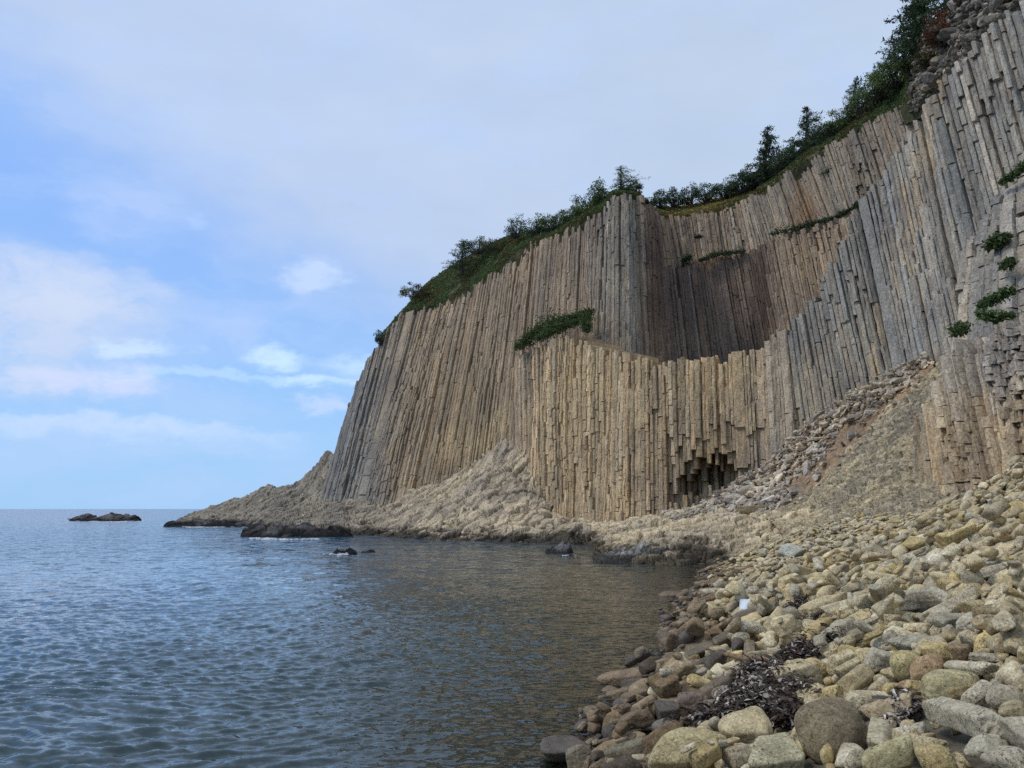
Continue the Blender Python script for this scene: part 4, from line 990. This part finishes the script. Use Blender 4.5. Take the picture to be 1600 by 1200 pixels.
boulder(1330, 885, 1362, 905, 'round', YELL, 'ochre rounded stone in the upper middle beach', 'the upper ochre stone')
log(1254, 962, 1308, 938, 30, PALE, 'broad pale column stone above the small seaweed clump', 'the broad pale column stone')
log(1290, 960, 1362, 940, 26, (.50, .45, .32), 'long pale smooth stone left of the trunk-like column fragment', 'the long pale smooth stone')
# stones in and beside the water
log(944, 1066, 1022, 1054, 27, (.25, .175, .10), 'long flat-topped brown block lying in the shallow water', 'the flat-topped brown block', True, .4)
log(952, 1092, 994, 1080, 20, (.24, .17, .10), 'brown stone with a rusty tip rising from the water', 'the rusty-tipped stone', True, .4)
boulder(962, 1110, 1024, 1139, 'round', (.20, .14, .08), 'rounded brown stone in the water below the rusty-tipped one', 'the rounded brown water stone', True)
boulder(846, 1146, 922, 1190, 'round', WETD, 'dark cleft boulder in the water at the bottom', 'the dark cleft boulder', True)
boulder(884, 1164, 926, 1206, 'block', (.23, .19, .12), 'pale brown stone in front of the dark cleft boulder', 'the pale brown water stone', True)
boulder(1030, 987, 1066, 1019, 'block', WETB, 'squarish brown boulder standing at the water edge', 'the squarish brown boulder', True)
log(1044, 1056, 1092, 1040, 24, (.20, .16, .10), 'brown cylinder-shaped stone at the water edge', 'the brown cylinder stone', True)
log(1096, 1046, 1130, 1028, 26, WETD, 'dark wet column piece right of the brown cylinder stone', 'the dark wet column piece', True)
boulder(1018, 1027, 1064, 1047, 'round', (.27, .19, .11), 'smooth reddish brown stone half in the water', 'the smooth reddish stone', True)
boulder(1066, 1003, 1132, 1030, 'round', (.17, .135, .08), 'low olive brown dome stone behind the smooth reddish one', 'the olive dome stone', True)
boulder(1026, 1096, 1062, 1132, 'block', WETD, 'dark hexagonal column end facing the camera at the water edge', 'the dark hexagonal end', True)
boulder(1055, 1079, 1102, 1114, 'block', (.20, .145, .11), 'purplish brown block right of the dark hexagonal column end', 'the purplish block', True)
log(1096, 1092, 1138, 1068, 28, (.20, .15, .10), 'brown rounded slab leaning left of the seaweed heap', 'the brown leaning slab', True)
boulder(1110, 1072, 1150, 1098, 'round', (.19, .145, .10), 'grey brown stone partly covered by the seaweed heap', 'the half covered stone', True)
boulder(1100, 1090, 1142, 1114, 'round', (.22, .18, .13), 'grey stone along the left border of the seaweed heap', 'the grey border stone', True)
log(976, 1034, 1020, 1022, 13, WETB, 'narrow brown stone with its left end under water', 'the narrow brown stone', True, .3)
boulder(1018, 1123, 1070, 1154, 'round', (.17, .15, .125), 'wet grey boulder below the dark hexagonal column end', 'the wet grey boulder', True)
log(925, 1190, 1030, 1158, 26, (.20, .17, .11), 'long stone sloping out of the water at the bottom', 'the long sloping stone', True, .3)
log(1112, 1012, 1162, 986, 22, (.20, .16, .11), 'slanting brown column stone behind the dark wet column piece', 'the slanting brown column', True)
boulder(1140, 996, 1164, 1024, 'round', WETD, 'small dark rounded stone left of the upright cylinder', 'the small dark stone', True)
log(1171, 1024, 1171, 1004, 18, (.26, .205, .13), 'short brown cylinder standing upright at the water side', 'the upright cylinder', True)
boulder(854, 971, 880, 988, 'round', WETD, 'left of two dark stones breaking the water off the beach', 'the left water stone', True, sink=.2)
boulder(872, 976, 894, 989, 'round', (.14, .115, .085), 'right of two dark stones breaking the water off the beach', 'the right water stone', True, sink=.2)
boulder(1028, 923, 1072, 936, 'round', WETB, 'low brown stone awash far up the water edge', 'the awash brown stone', True)
log(1096, 942, 1128, 928, 14, (.22, .15, .085), 'reddish brown slab at the far water edge', 'the reddish slab', True)
log(1130, 922, 1156, 908, 13, (.20, .15, .10), 'dark brown stone on the far water edge behind the reddish slab', 'the far dark brown stone', True)
log(1145, 968, 1216, 946, 17, (.24, .20, .14), 'long dark slab under the white plastic scrap', 'the slab under the plastic scrap', True)
# the rest: strewn by size over the slope, each resting on what lies under it
gS = np.random.default_rng(202)
edge_px = np.array([1100, 1165, 1200, 1262, 1320, 1400, 1480, 1540, 1600, 1700, 1900]); edge_d = np.array([40, 43, 43, 42, 40.5, 37, 33, 31, 28, 25, 22])
SEAW = [(1200, 1090, 62), (1275, 1020, 34), (1243, 958, 16)]
REST = []
for px, py, rx, ry in KELP:
    for a in np.linspace(0, 2*pi, 24):
        for q in (.2, .5, .85):
            X = hit(px+cos(a)*rx*q, py+sin(a)*ry*q); sl = sub(X[0], X[1], .12); FOC[sl] = True
def try_stone(a, layer):
    d = 2.6+42*gS.random()**.85; px = gS.uniform(780, 1760); u = (px-800)/F
    x = u*d/.99; y = d
    if d > np.interp(px, edge_px, edge_d): return
    a = a*float(np.interp(d, [4, 7, 16, 30], [.42, .55, .92, .80]))
    if not (HX0+1 < x < 25): return
    i = int((x-HX0)/HS_); j = int((y-HY0)/HS_)
    if i >= HF.shape[0] or j >= HF.shape[1]: return
    gz = float(ground(x, y))
    if gz < -.42 or (gz < -.05 and gS.random() < .93): return
    if gz < .13:
        if gS.random() < .45: return
        a *= .75
    kd = gS.random(); kind = 'log' if kd < .55 else ('block' if kd < .76 else 'round')
    asp = gS.uniform(.30, .55) if kind == 'log' else gS.uniform(.6, .9)
    if kind == 'log': a = a*1.3
    b = a*asp; c = b*gS.uniform(.62, .95)*float(np.interp(d, [12, 28], [1, .78])); yaw = R(gS.normal(34, 32))
    sl = sub(x, y, a); X = HXX[sl]-x; Y = HYY[sl]-y
    uu = (X*cos(yaw)+Y*sin(yaw))/a; vv = (-X*sin(yaw)+Y*cos(yaw))/b; r2 = uu*uu+vv*vv; m = r2 < .9
    if m.sum() < 3: return
    oc = OCC[sl][m].mean()
    if (a > .075 or layer == 1) and FOC[sl][m].mean() > (.10 if layer == 0 else .02): return
    if layer == 0 and oc > .22: return
    if layer == 1 and (oc < .2): return
    h = HF[sl][m]; need = h+c*np.sqrt(1-r2[m])
    zc = np.percentile(need, 62 if layer == 0 else 74)-(.25*c if layer == 0 else .05*c)
    if zc-c > gz+.55: return
    # tilt with what lies below
    Ux, Uy = uu[m]*a, vv[m]*b; Am = np.stack([Ux, Uy, np.ones_like(Ux)], 1); s, *_ = np.linalg.lstsq(Am, h, rcond=None)
    pit = math.atan(float(np.clip(s[0], -.5, .5))); rl = math.atan(float(np.clip(s[1], -.5, .5)))
    stamp((a, b, c, yaw, zc), x, y, a)
    wet = gz < .16+gS.normal(0, .06)
    damp = np.clip((gz-.2)/.35, 0, 1)
    pal = [PALE, PALE, (.50, .43, .29), (.52, .45, .30), (.46, .42, .32), YELL, (.48, .40, .24), (.55, .49, .35), GREYS, (.44, .36, .24), (.36, .31, .22)]
    nm = ['pale', 'pale', 'pale', 'pale', 'greyish', 'ochre', 'tan', 'whitish', 'grey', 'brown', 'dark']
    q = int(gS.integers(0, len(pal))); col = np.array(pal[q]); cn = nm[q]
    if gS.random() > damp or wet:
        q = int(gS.integers(0, 4)); col = np.array([WETB, (.23, .17, .105), WETD, (.27, .21, .14)][q]); cn = ['wet brown', 'brown', 'wet dark', 'light brown'][q]
    col = col*float(np.exp(gS.normal(0, .12)))*(1 if wet else 1.1)
    REST.append(dict(c=np.array([x, y, zc]), ax=(a, b, c), yaw=yaw, pit=pit+gS.normal(0, .06), rl=rl+gS.normal(0, .15), kind=kind, col=col, cn=cn, wet=wet))
for n_, lo, hi, ly in [(1800, .26, .40, 0), (5200, .17, .27, 0), (11000, .11, .17, 0), (3000, .14, .32, 1), (9000, .06, .11, 0), (3000, .08, .15, 1)]:
    for _ in range(n_): try_stone(gS.uniform(lo, hi), ly)
for r in REST:
    px, py = proj(r['c']); d = r['c'][1]; a, b, c = r['ax']
    w_ = F/d*2*math.hypot(a*cos(r['yaw']), b*sin(r['yaw'])); h_ = F/d*2*c
    r['px'], r['py'], r['area'], r['w'] = float(px), float(py), float(w_*h_), float(w_)
    if not (790 < px < 1612 and py < 1212): r['area'] *= .02
REST.sort(key=lambda r: -r['area'])
NIND = 300-len(FEAT)
used = {}
for r in REST[:NIND]:
    f = min(FEAT, key=lambda f: ((f[0]-r['px'])/1.0)**2+((f[1]-r['py'])*1.6)**2)
    dx, dy = r['px']-f[0], r['py']-f[1]
    rel = ('right of' if dx > 0 else 'left of') if abs(dx) > abs(dy)*1.4 else ('in front of' if dy > 0 else 'behind')
    sh = {'log': 'column-shaped stone', 'block': 'angular stone', 'round': 'rounded stone'}[r['kind']]
    used.setdefault(f"{r['cn']} {sh} {rel} {f[2]}", []).append(r)
for lab, rs in used.items():
    for k, r in enumerate(rs):
        art = lab
        if len(rs) == 2: art = ['larger ', 'smaller '][k]+lab
        elif len(rs) == 3: art = ['largest ', 'mid-sized ', 'smallest '][k]+lab
        elif len(rs) > 3 and k == 0: art = 'largest '+lab
        add_stone('beach_stone', r['c'], r['ax'], r['yaw'], r['pit'], r['rl'], r['kind'], r['col'], art, ('stones: '+lab) if len(rs) > 3 else 'stones of the beach', gS, 5 if r['w'] > 60 else 4, r['wet'])
for wet in (False, True):
    b = Buf()
    for r in REST[NIND:]:
        if r['wet'] != wet: continue
        V, Fc = stone_shape(r['kind'], gS, 4 if r['w'] > 34 else 3)
        b.add((V*np.array(r['ax']))@rot(r['yaw'], r['pit'], r['rl']).T+r['c'], [Fc], r['col'])
    o = b.build('wet_shingle' if wet else 'shingle', M['wet_stone'] if wet else M['stone'], smooth=True)
    tag(o, 'smaller wet brown stones along the water edge' if wet else 'smaller pale stones filling the beach between the boulders', 'shingle', kind='stuff')
print('stones', len(REST), 'features', len(FEAT))

# ------------------------------------------------------------------ things lying on the beach and in the sea
def top_at(x, y):
    i = min(max(int((x-HX0)/HS_), 0), HF.shape[0]-1); j = min(max(int((y-HY0)/HS_), 0), HF.shape[1]-1)
    return HF[i, j]
def seaweed(label, blobs, n, seed, thick=.12, white=.12):
    g = np.random.default_rng(seed); b = Buf(); wts = np.array([q[2]*q[3] for q in blobs], float); wts /= wts.sum()
    V = []; C = []
    for q in range(n):
        k = int(g.choice(len(blobs), p=wts)); px, py, rx, ry = blobs[k]
        a = g.uniform(0, 2*pi); r = g.random()**.6
        X = hit(px+cos(a)*r*rx, py+sin(a)*r*ry) if q % 6 == 0 else X+g.normal(0, .05, 3)*np.array([1, 1, 0])
        hgt = thick*(1-r*r*.8)
        base = np.array([X[0], X[1], max(float(ground(X[0], X[1]))-.02, min(top_at(X[0], X[1]), float(ground(X[0], X[1]))+.12))+hgt*g.random()])
        ln = g.uniform(.05, .16); w = g.uniform(.006, .015); an = g.uniform(0, 2*pi); t = np.linspace(-.5, .5, 4)
        cur = g.normal(0, 4); dirs = np.stack([np.cos(an+cur*t*.5), np.sin(an+cur*t*.5), g.normal(0, .35)+0*t], -1)
        line = base+np.cumsum(dirs*ln/3, 0)-dirs[0]*ln*.5+np.array([0, 0, 1])*(g.normal(0, .02)+.05*ln-.5*ln*t[:, None]**2)
        side = np.stack([-dirs[:, 1], dirs[:, 0], g.normal(0, .5)+0*t], -1)*w
        V.append(np.concatenate([line-side, line+side]))
        light = g.random() < white*(1+1.5*(vnoise(base*3) > .2))
        C.append(np.repeat((np.array([.34, .29, .24]) if light else np.array([.055, .038, .027]))[None]*float(np.exp(g.normal(0, .4))), 8, 0))
    m = len(V); i = np.arange(m)[:, None, None]*8+np.array([[0, 1, 5, 4], [1, 2, 6, 5], [2, 3, 7, 6]])[None]
    b.add(np.concatenate(V), [i.reshape(-1, 4)], np.concatenate(C))
    o = b.build('seaweed_heap', M['weed']); tag(o, label, 'seaweed', 'dried seaweed washed up on the beach')
seaweed('large heap of dark dried seaweed with whitish bits beside the water', [(1180, 1056, 18, 14), (1200, 1082, 34, 22), (1222, 1108, 24, 19), (1172, 1106, 28, 15), (1125, 1124, 26, 8), (1092, 1134, 16, 5)], 15000, 1, .20, .16)
seaweed('second dark seaweed clump in front of the tan barrel-shaped stone', [(1262, 1018, 28, 9), (1294, 1016, 16, 7), (1242, 1025, 14, 6)], 4500, 2, .14, .10)
seaweed('compact black seaweed clump above the second clump', [(1242, 958, 14, 14), (1250, 948, 8, 8)], 1800, 3, .16, .05)
seaweed('tiny black seaweed tuft right of the compact clump', [(1271, 967, 8, 7)], 500, 4, .10, .08)
seaweed('small dark seaweed patch far up the beach', [(1218, 898, 14, 7), (1226, 892, 8, 5)], 1100, 5, .18, .05)
seaweed('few dark strands on the long tan slab', [(1412, 1112, 12, 4)], 220, 6, .05, .4)
# white plastic scrap
X = hit(1170, 949, .10); zt = top_at(X[0], X[1]); b = Buf(); g = np.random.default_rng(2)
nu = 14; U, Vv = np.meshgrid(np.linspace(-1, 1, nu), np.linspace(-1, 1, nu), indexing='ij')
prof = .10*np.exp(-((U**2+Vv**2)/.5))+.05*np.sin(U*2.4+.4)*np.cos(Vv*1.9)
out = np.stack([U*.25*(1-.15*Vv)+.05*Vv, Vv*.20+.06*U, prof*1.2+.12*Vv], -1)
W1 = out+np.array([0, 0, .05]); W2 = out+np.array([0, 0, .035])
tf = grid_faces(nu, nu); rim = [[(i*nu), ((i+1)*nu), nu*nu+(i+1)*nu, nu*nu+i*nu] for i in range(nu-1)]+[[i*nu+nu-1, (i+1)*nu+nu-1, nu*nu+(i+1)*nu+nu-1, nu*nu+i*nu+nu-1][::-1] for i in range(nu-1)]+[[i, i+1, nu*nu+i+1, nu*nu+i][::-1] for i in range(nu-1)]+[[(nu-1)*nu+i, (nu-1)*nu+i+1, nu*nu+(nu-1)*nu+i+1, nu*nu+(nu-1)*nu+i] for i in range(nu-1)]
b.add(np.concatenate([W1.reshape(-1, 3), W2.reshape(-1, 3)]), [tf, tf[:, ::-1]+nu*nu, np.array(rim)], np.array([.80, .82, .83]))
o = b.build('plastic_scrap', M['plastic'], smooth=True); o.location = (float(X[0]), float(X[1]), float(max(zt, X[2]-.08)+.06)); tag(o, 'bent white plastic scrap lying on the brown stones', 'litter')
# timber
def stick(name, pts, r, col, label, up=.05, flat=None):
    W = []
    for px, py in pts:
        h = hit(px, py, up); W.append([h[0], h[1], max(h[2], min(top_at(h[0], h[1]), h[2]+.15)+r)])
    W = np.array(W); c = W.mean(0); k = 12; t = np.linspace(0, len(W)-1, k); Q = np.stack([np.interp(t, np.arange(len(W)), W[:, q]) for q in range(3)], -1)-c
    b = Buf(); rr = r*(1-.5*np.linspace(0, 1, k))*np.exp(np.random.default_rng(int(pts[0][0])).normal(0, .1, k)); tube(b, Q, rr if not flat else r*np.ones(k), col, 8)
    if flat: b.v[0][:, 2] = Q[:, 2].repeat(8)+(b.v[0][:, 2]-Q[:, 2].repeat(8))*flat
    o = b.build(name, M['wood'], smooth=True); o.location = c.tolist(); tag(o, label, 'driftwood')
stick('plank', [(1132, 1028), (1165, 1029), (1200, 1030)], .05, np.array([.24, .155, .085]), 'narrow brown plank wedged level among the wet stones', .12, .8)
stick('branch', [(1482, 813), (1500, 801), (1524, 797), (1545, 793), (1568, 781)], .055, np.array([.09, .07, .05]), 'dark crooked branch on the beach below the buttress', .15)
stick('driftwood_stick', [(1538, 768), (1547, 774), (1557, 780)], .045, np.array([.55, .49, .38]), 'thin pale stick slanting down beside the fallen slabs', .35)
stick('twig', [(1526, 806), (1527, 792)], .03, np.array([.12, .10, .08]), 'short dark twig standing up near the crooked branch', .2)
stick('driftwood_pole', [(1528, 824), (1552, 823), (1575, 822)], .05, np.array([.42, .35, .24]), 'pale driftwood pole lying level near the right edge', .12)
stick('driftwood_chip', [(1340, 867), (1342, 856)], .06, np.array([.56, .52, .42]), 'short whitish stick standing among far stones', .1)
# rocks in the sea
def sea_rock(name, px, py, w_px, h_px, label, seed, col=(.050, .046, .042), deep=.6, cat='rock', n=90, bumps=3, d=None, tilt=0):
    g = np.random.default_rng(seed); x, y, z = ray(px, py); d = d or EYE/-z*y; c = np.array([x/y*d, d, 0.]); W = w_px/F*d/2; H = h_px/F*d
    U, Vv = np.meshgrid(np.linspace(-1.15, 1.15, n), np.linspace(-1.15, 1.15, n), indexing='ij')
    h = np.zeros_like(U)
    for k in range(bumps):
        bx = g.uniform(-.5, .5); h = np.maximum(h, g.uniform(.7, 1)*np.clip(1-((U-bx)/g.uniform(.55, .75))**2-(Vv/.85)**2, 0, 1)**.55)
    h = np.maximum(h, .62*np.clip(1-(U/.95)**2-(Vv/.8)**2, 0, 1)**.5)
    Pn = np.stack([U*W, Vv*W*deep, h*H], -1)
    sc_ = 6/W
    big_, bv, bs = worley(np.stack([U*2.6+seed*3.1, Vv*1.8, U*0+.5], -1), seed); h = h*(.45+.65*bv)*(.75+.5*np.clip(.5+fbm(np.stack([U*3, Vv*2, U*0+seed], -1), 3), 0, 1))
    f1, v1, s1 = worley(Pn*np.array([1, 1, .6])*sc_*.55+seed); f2, v2, s2 = worley(Pn*sc_*1.3+seed)
    q = Pn.copy(); q[..., 2] = h*H*(.72+.42*v1+.16*(v2-.5))+.06*H*fbm(Pn*sc_*3, 3)-.25*H*(1-np.clip(h*4, 0, 1))-.05*H*(s1-f1 < .1)
    q[..., 0] += tilt*q[..., 2]
    b = Buf(); b.add(q.reshape(-1, 3), [grid_faces(n, n)], (np.array(col)*(.7+.6*v2)[..., None]).reshape(-1, 3))
    o = b.build(name, M['apron']); o.location = c.tolist(); tag(o, label, cat, 'dark rocks standing in the sea')
RK = (.13, .12, .11)
sea_rock('islet', 166, 814, 100, 11, 'low dark rock islet with surf, out at sea on the left', 1, RK, .5, 'islet', 130, 5)
sea_rock('sea_rock', 117, 812, 22, 4, 'tiny dark rock at the left tip of the islet', 2, RK, .6, 'rock', 40, 2)
sea_rock('sea_rock', 212, 812, 20, 5, 'tiny dark rock at the right tip of the islet', 3, RK, .6, 'rock', 40, 2)
sea_rock('sea_rock', 538, 865, 34, 8, 'flat dark rock awash in open water before the left wall', 4, RK, .6, 'rock', 60, 2)
sea_rock('sea_rock', 575, 862, 22, 4, 'smaller dark rock awash right of the flat one', 9, RK, .6, 'rock', 50, 2)
sea_rock('sea_rock', 873, 863, 48, 17, 'jagged ridged dark rock in the water before the tan terrace', 5, (.30, .275, .24), .6, 'rock', 90, 3)
sea_rock('rock_shelf', 475, 838, 165, 22, 'long black rock shelf in the surf at the foot of the left wall', 6, RK, .35, 'rock', 150, 6)
sea_rock('rock_shelf', 345, 823, 150, 13, 'black rocks fringing the seaward tip of the headland', 7, RK, .3, 'rock', 140, 6)
sea_rock('rock_shelf', 992, 876, 120, 24, 'grey slanting rock slabs at the corner of the cove', 8, (.42, .385, .33), .5, 'rock', 130, 5, None, .4)
sea_rock('sea_rock', 1070, 880, 40, 16, 'reddish brown block at the water edge below the yellow ledge', 10, (.42, .30, .22), .7, 'rock', 70, 2)
# surf
fb_ = Buf(); g = np.random.default_rng(6)
def surf(pts, n, spread):
    W = np.array([P(px, py, EYE/-ray(px, py)[2]*ray(px, py)[1]) for px, py in pts])
    for q in range(n*3):
        t = g.random()*(len(W)-1); i = min(int(t), len(W)-2); c = W[i]*(1-t+i)+W[i+1]*(t-i)+np.array([g.normal(0, spread), g.normal(0, spread*1.3), .03])
        if vnoise(c*.5) < -.1: continue
        k = int(g.integers(6, 10)); an = np.arange(k)/k*2*pi; rx = g.uniform(.15, .8)*spread; ry = g.uniform(.08, .3)*spread
        r = g.uniform(.5, 1.2, k)
        V = c+np.stack([np.cos(an)*rx*r, np.sin(an)*ry*r, g.uniform(-.02, .05, k)], -1)
        V = np.concatenate([V, [c+np.array([0, 0, .03+.05*g.random()])]])
        fb_.add(V, [np.array([[j, (j+1) % k, k] for j in range(k)])], np.array([.72, .74, .75]))
surf([(104, 812), (140, 815), (190, 816), (224, 812)], 80, 1.1)
surf([(256, 821), (300, 824), (350, 824), (395, 822)], 70, .8)
surf([(392, 820), (412, 824), (425, 828)], 60, .8)
surf([(400, 841), (440, 844), (500, 843)], 40, .5)
surf([(846, 868), (872, 869), (895, 868)], 24, .22)
surf([(530, 867), (555, 868)], 14, .4)
o = fb_.build('foam', M['foam']); tag(o, 'white surf where the swell meets the rocks', 'foam', kind='stuff')


# ------------------------------------------------------------------ sky, sun, camera
SUN_EL, SUN_AZ = R(50), R(-108)          # azimuth measured from +Y towards +X
w = bpy.data.worlds.new('World'); scene.world = w; w.use_nodes = True
nt = w.node_tree; nt.nodes.clear()
tc = N(nt, 'ShaderNodeTexCoord'); dirv = tc.outputs['Generated']
nrm_ = N(nt, 'ShaderNodeVectorMath', operation='NORMALIZE'); L(nt, dirv, nrm_.inputs[0]); dv = nrm_.outputs[0]
sp = N(nt, 'ShaderNodeSeparateXYZ'); L(nt, dv, sp.inputs[0])
az = mth(nt, 'ARCTAN2', sp.outputs[0], sp.outputs[1]); el = mth(nt, 'ARCSINE', sp.outputs[2])
cb = N(nt, 'ShaderNodeCombineXYZ'); L(nt, az, cb.inputs[0]); L(nt, el, cb.inputs[1]); ae = cb.outputs[0]
nz = N(nt, 'ShaderNodeTexNoise', i_Scale=5.0, i_Detail=6, i_Roughness=.58); L(nt, scaled(nt, ae, (1, 2.2, 1)), nz.inputs['Vector'])
wv = N(nt, 'ShaderNodeVectorMath', operation='SUBTRACT'); L(nt, nz.outputs['Color'], wv.inputs[0]); wv.inputs[1].default_value = (.5, .5, .5)
wsc = scaled(nt, wv.outputs[0], (.17, .06, 0))
nz2 = N(nt, 'ShaderNodeTexNoise', i_Scale=17.0, i_Detail=6, i_Roughness=.62); L(nt, scaled(nt, ae, (1, 1.9, 1)), nz2.inputs['Vector'])
wv2 = N(nt, 'ShaderNodeVectorMath', operation='SUBTRACT'); L(nt, nz2.outputs['Color'], wv2.inputs[0]); wv2.inputs[1].default_value = (.5, .5, .5)
wa0 = N(nt, 'ShaderNodeVectorMath', operation='ADD'); L(nt, wsc, wa0.inputs[0]); L(nt, scaled(nt, wv2.outputs[0], (.10, .05, 0)), wa0.inputs[1])
wa = N(nt, 'ShaderNodeVectorMath', operation='ADD'); L(nt, ae, wa.inputs[0]); L(nt, wa0.outputs[0], wa.inputs[1]); aew = wa.outputs[0]
sky = N(nt, 'ShaderNodeTexSky', sky_type='NISHITA', sun_disc=False, sun_elevation=SUN_EL, sun_rotation=SUN_AZ)
sky.air_density = 1.0; sky.dust_density = 1.5; sky.ozone_density = 1.5
def azel(px, py):
    x, y, z = ray(px, py); return math.atan2(x, y), math.atan2(z, math.hypot(x, y))
def blob(px, py, sx, sy, soft=1.0, warp=True):
    a, e = azel(px, py)
    s = N(nt, 'ShaderNodeVectorMath', operation='SUBTRACT'); L(nt, aew if warp else ae, s.inputs[0]); s.inputs[1].default_value = (a, e, 0)
    q = scaled(nt, s.outputs[0], (F/sx, F/sy, 0))
    l = N(nt, 'ShaderNodeVectorMath', operation='LENGTH'); L(nt, q, l.inputs[0])
    return ramp(nt, l.outputs['Value'], 1.0, max(0, 1-soft))
S_ = 10.0
def rgb(r, g, b):
    f = lambda c: ((c/255+.055)/1.055)**2.4 if c > 10 else c/255/12.92
    return (f(r)*S_, f(g)*S_, f(b)*S_)
elp = ramp(nt, el, azel(100, 795)[1], azel(100, 250)[1])
base = mixc(nt, elp, rgb(158, 205, 252), rgb(143, 187, 252))
base = mixc(nt, .15, base, sky.outputs[0])
n1 = noise(nt, scaled(nt, ae, (1, 2.6, 1)), 3.2, 7, .55)
# high pale sheet of cloud over the upper sky
sxyz = N(nt, 'ShaderNodeSeparateXYZ'); L(nt, aew, sxyz.inputs[0])
bound = mth(nt, 'ADD', sxyz.outputs[1], mth(nt, 'MULTIPLY', sxyz.outputs[0], .42))
e0 = azel(300, 290)
b0 = e0[1]+.42*e0[0]
ov = ramp(nt, bound, b0-.10, b0+.10)
sheetc = mixc(nt, ramp(nt, az, -.45, .35), rgb(186, 204, 233), rgb(186, 203, 226))
sheetc = mixc(nt, 1.0, sheetc, mixc(nt, ramp(nt, n1, .3, .7), (.95, .96, .98), (1.04, 1.03, 1.02)), 'MULTIPLY')
c = mixc(nt, mth(nt, 'MULTIPLY', ov, .97), base, sheetc)
veil = ramp(nt, noise(nt, scaled(nt, aew, (1, 2.4, 1)), 6.0, 6, .55), .42, .75)
c = mixc(nt, mth(nt, 'MULTIPLY', veil, .5), c, rgb(180, 205, 246))
nd = noise(nt, scaled(nt, aew, (1, 1.8, 1)), 16, 6, .6)
for (x, y, sx, sy, op, colr) in [(60, 500, 240, 120, .85, (200, 213, 238)), (130, 450, 160, 60, .6, (208, 219, 240)), (200, 330, 110, 70, .5, (190, 210, 248)), (60, 600, 130, 32, .9, (203, 215, 240)), (215, 595, 75, 34, .95, (208, 220, 250)), (140, 605, 150, 26, .8, (203, 215, 247)),
                                 (225, 540, 60, 24, .9, (205, 228, 252)), (425, 557, 75, 26, .95, (203, 232, 253)), (330, 588, 120, 13, .5, (195, 225, 252)), (500, 600, 150, 18, .85, (200, 230, 253)), (560, 570, 80, 26, .7, (196, 226, 252)),
                                 (495, 432, 58, 40, .7, (200, 220, 252)), (345, 510, 110, 75, .5, (188, 208, 248)), (480, 635, 38, 18, .7, (195, 215, 248)), (170, 668, 360, 20, .9, (198, 220, 248)), (60, 690, 420, 40, .5, (178, 205, 244)), (330, 690, 250, 30, .5, (182, 210, 247)), (305, 345, 40, 18, .5, (180, 208, 252))]:
    m = blob(x, y, sx, sy, .85)
    m = mth(nt, 'MULTIPLY', m, ramp(nt, nd, .25, .6, .35, 1))
    c = mixc(nt, mth(nt, 'MULTIPLY', m, op), c, rgb(*colr))
hz = ramp(nt, el, .09, .0)
c = mixc(nt, mth(nt, 'MULTIPLY', hz, .35), c, rgb(168, 204, 240))
bg = N(nt, 'ShaderNodeBackground', i_Strength=.1); L(nt, c, bg.inputs[0])
ow = N(nt, 'ShaderNodeOutputWorld'); L(nt, bg.outputs[0], ow.inputs[0])

sl = bpy.data.lights.new('sun', 'SUN'); sl.energy = 1.5; sl.angle = R(14); sl.color = (1, .95, .86)
so = bpy.data.objects.new('sun', sl); COL.objects.link(so)
so.rotation_euler = (pi/2-SUN_EL, 0, -SUN_AZ+pi)
so.location = (-30, 20, 60)

cam = bpy.data.cameras.new('camera'); co = bpy.data.objects.new('camera', cam); COL.objects.link(co)
co.location = (0, 0, EYE); co.rotation_euler = (pi/2+PITCH, 0, 0)
cam.sensor_width = 36; cam.lens = 36*F/1600; cam.clip_start = .1; cam.clip_end = 30000
scene.camera = co
scene.view_settings.view_transform = 'Standard'; scene.view_settings.look = 'None'; scene.view_settings.exposure = .12; scene.view_settings.gamma = 1
scene.cycles.use_denoising = False
scene.cycles.sample_clamp_direct = 6; scene.cycles.max_bounces = 6; scene.cycles.diffuse_bounces = 3; scene.cycles.transparent_max_bounces = 8
